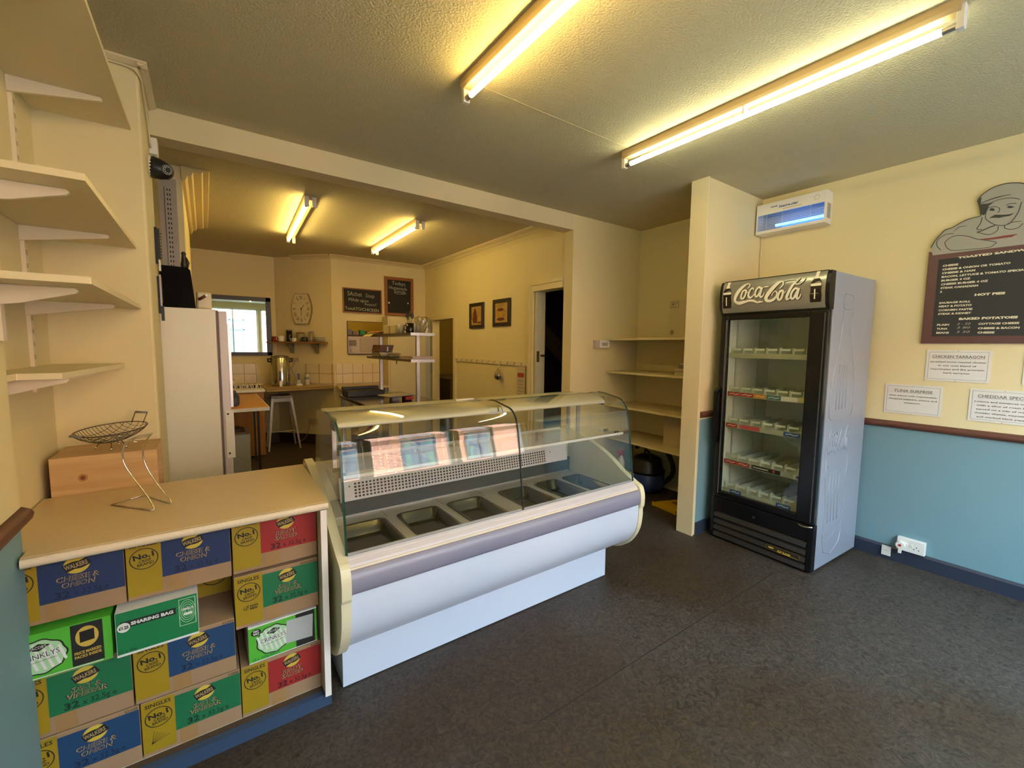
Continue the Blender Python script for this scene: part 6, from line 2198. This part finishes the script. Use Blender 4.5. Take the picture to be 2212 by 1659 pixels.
def picture(y1, y0, z0, z1, lab, kind_):
    t = thing('picture', lab, 'picture', (2.97, (y0+y1)/2, z0), group='coffee pictures')
    q = MB()
    f = 0.045
    for a in ((y0, y1, z0, z0+f), (y0, y1, z1-f, z1), (y0, y0+f, z0+f, z1-f), (y1-f, y1, z0+f, z1-f)):
        q.box(2.955, 2.979, a[0], a[1], a[2], a[3], pf)
    q.build('frame', t, bevel=0.003)
    prn = MB().box(2.966, 2.979, y0+f, y1-f, z0+f, z1-f, pc).build('print', t)
    Fq = frame((2.966, y1, z0), (0, -1, 0), (0, 0, 1))
    q = MB()
    w_ = y1-y0
    if kind_ == 'cup':
        c = w_*0.5
        q.flat(Fq, [(c-0.09, 0.20), (c+0.05, 0.20), (c+0.03, 0.10), (c-0.06, 0.10)], mat('picture ochre', 'b08a30', 0.6))
        q.stroke(Fq, [(c-0.09, 0.20), (c-0.075, 0.14), (c-0.05, 0.10), (c+0.02, 0.10), (c+0.045, 0.15), (c+0.05, 0.20)], 0.005, pb, d=0.001)
        q.ellipse(Fq, c-0.02, 0.20, 0.07, 0.018, pb, d=0.001)
        q.stroke(Fq, [(c+0.05, 0.19), (c+0.085, 0.18), (c+0.08, 0.13), (c+0.04, 0.12)], 0.006, pb, d=0.001)
        q.ellipse(Fq, c-0.015, 0.085, 0.085, 0.02, pb, d=0.0012)
        for x in (-0.06, -0.02, 0.02):
            q.stroke(Fq, [(c+x, 0.215), (c+x-0.01, 0.24), (c+x+0.012, 0.265), (c+x-0.008, 0.285)], 0.005, pb, d=0.001)
    else:
        c = w_*0.42
        q.flat(Fq, [(c-0.055, 0.07), (c+0.04, 0.07), (c+0.05, 0.12), (c+0.025, 0.22), (c, 0.26), (c-0.02, 0.26), (c-0.045, 0.22), (c-0.07, 0.13)], pb, d=0.001)
        q.stroke(Fq, [(c-0.045, 0.20), (c-0.09, 0.19), (c-0.095, 0.13), (c-0.06, 0.11)], 0.008, pb, d=0.001)
        q.stroke(Fq, [(c+0.04, 0.13), (c+0.07, 0.18), (c+0.075, 0.22)], 0.009, pb, d=0.001)
        q.ellipse(Fq, c+0.10, 0.075, 0.05, 0.014, pb, d=0.001)
        q.flat(Fq, [(c+0.07, 0.14), (c+0.13, 0.14), (c+0.115, 0.085), (c+0.085, 0.085)], _mc['picture ochre'] if 'picture ochre' in _mc else pc, d=0.0012)
        q.stroke(Fq, [(c+0.10, 0.15), (c+0.12, 0.20), (c+0.10, 0.24), (c+0.13, 0.28)], 0.004, pb, d=0.001)
    q.build('drawing', prn)


picture(4.595, 4.225, 1.745, 2.075, 'framed drawing of a steaming cup on the yellow lit wall', 'cup')
picture(5.185, 4.825, 1.735, 2.07, 'framed drawing of a coffee pot on the yellow lit wall', 'pot')

# hook rail, hanging bag, calendar
t = thing('hook_rail', 'long cream rail of small hooks between the two doorways', 'hook rail', (2.97, 4.7, 1.28))
MB().box(2.962, 2.98, 3.87, 5.585, 1.275, 1.33, cream2).build('board', t, bevel=0.003)
for k in range(12):
    y = 5.52-k*0.142
    q = MB().tube([(2.962, y, 1.31), (2.94, y, 1.305), (2.935, y, 1.295), (2.945, y, 1.285)], 0.003, mat('hook metal', '5a4a30', 0.4, metal=0.6), 5)
    q.build('hook', t)
b = MB()
b.lathe([(0.004, 0.10), (0.03, 0.06), (0.05, 0.02), (0.045, -0.02), (0.02, -0.045), (0, -0.05)], 2.93, 4.42, 1.13, bagm, 12)
b.lathe([(0, -0.04), (0.035, -0.02), (0.038, 0.01), (0, 0.03)], 2.93, 4.42, 1.125, mat('dark marbles', '1f2c30', 0.3), 12)
b.tube([(2.935, 4.40, 1.29), (2.932, 4.41, 1.23)], 0.004, cl, 5)
b.build('hanging_bag', label='small clear bag of dark things hanging from the hook rail', cat='bag')
b = MB()
b.box(2.955, 2.961, 3.905, 4.055, 0.91, 1.272, mat('calendar paper', 'bfae92', 0.7))
Fq = frame((2.955, 4.055, 0.91), (0, -1, 0), (0, 0, 1))
b.rect(Fq, 0.01, 0.135, 0.235, 0.285, mat('calendar red', '9a3a28', 0.6))
for k in range(5):
    b.rect(Fq, 0.015, 0.13, 0.03+k*0.04, 0.036+k*0.04, pk)
b.build('calendar', label='narrow paper calendar hanging from the last hook by the dark doorway', cat='calendar')
# counter corner seen in the passage
MB().box(3.55, 4.38, 6.9, 8.28, 0.0, 0.90, mat('dim cabinet', '6a6048', 0.6)).build('base_cabinet', label='dim low cabinet glimpsed through the far passage doorway', cat='cabinet')

# ------------------------------------------------------------------ across the street
ext = mat('street asphalt', '6f6f70', 0.9)
struct('trim_20', box(-25, 30, -14.0, FRONT_Y-0.2, -0.16, -0.1, ext))
bk_ = brick_mat('orange brick', 'b8643a', '9c4f30', 'd8bca2', 1.0, 0.45, 0.15, 0.02, 0.5, 0.85)
t = thing('brick_building', 'orange brick building across the street, seen mirrored in the counter glass', 'building', (2, -13.2, 0))
b = MB()
b.box(-14, 22, -10.9, -10.4, -0.1, 6.6, bk_)
b.build('wall', t)
b = MB()
b.box(-14, 22, -10.4, -10.3, 3.05, 3.25, mat('stone band', 'd2c4ae', 0.7))
b.box(-14, 22, -10.4, -10.28, 6.4, 6.6, _mc['stone band'])
b.build('stone_band', t)
wfr = mat('dark window frame', '35404a', 0.4)
wgl = mat('window pane', '4a5256', 0.15, spec=0.6)
cur = mat('green curtain', '4a6b5c', 0.7)
for i in range(13):
    x = -11+i*2.4
    for z0, z1 in ((0.7, 2.7), (3.8, 5.6)):
        q = MB()
        q.box(x-0.62, x+0.62, -10.4, -10.36, z0, z1, wgl)
        for a in ((x-0.62, x-0.55), (x-0.04, x+0.04), (x+0.55, x+0.62)):
            q.box(a[0], a[1], -10.36, -10.32, z0, z1, wfr)
        for a in ((z0, z0+0.08), (z1-0.55, z1-0.49), (z1-0.08, z1)):
            q.box(x-0.62, x+0.62, -10.36, -10.32, a[0], a[1], wfr)
        if z0 < 1:
            for cx1 in (x-0.5, x+0.3):
                q.box(cx1, cx1+0.2, -10.36, -10.345, z0+0.1, z1-0.6, cur)
        q.build('window', t)
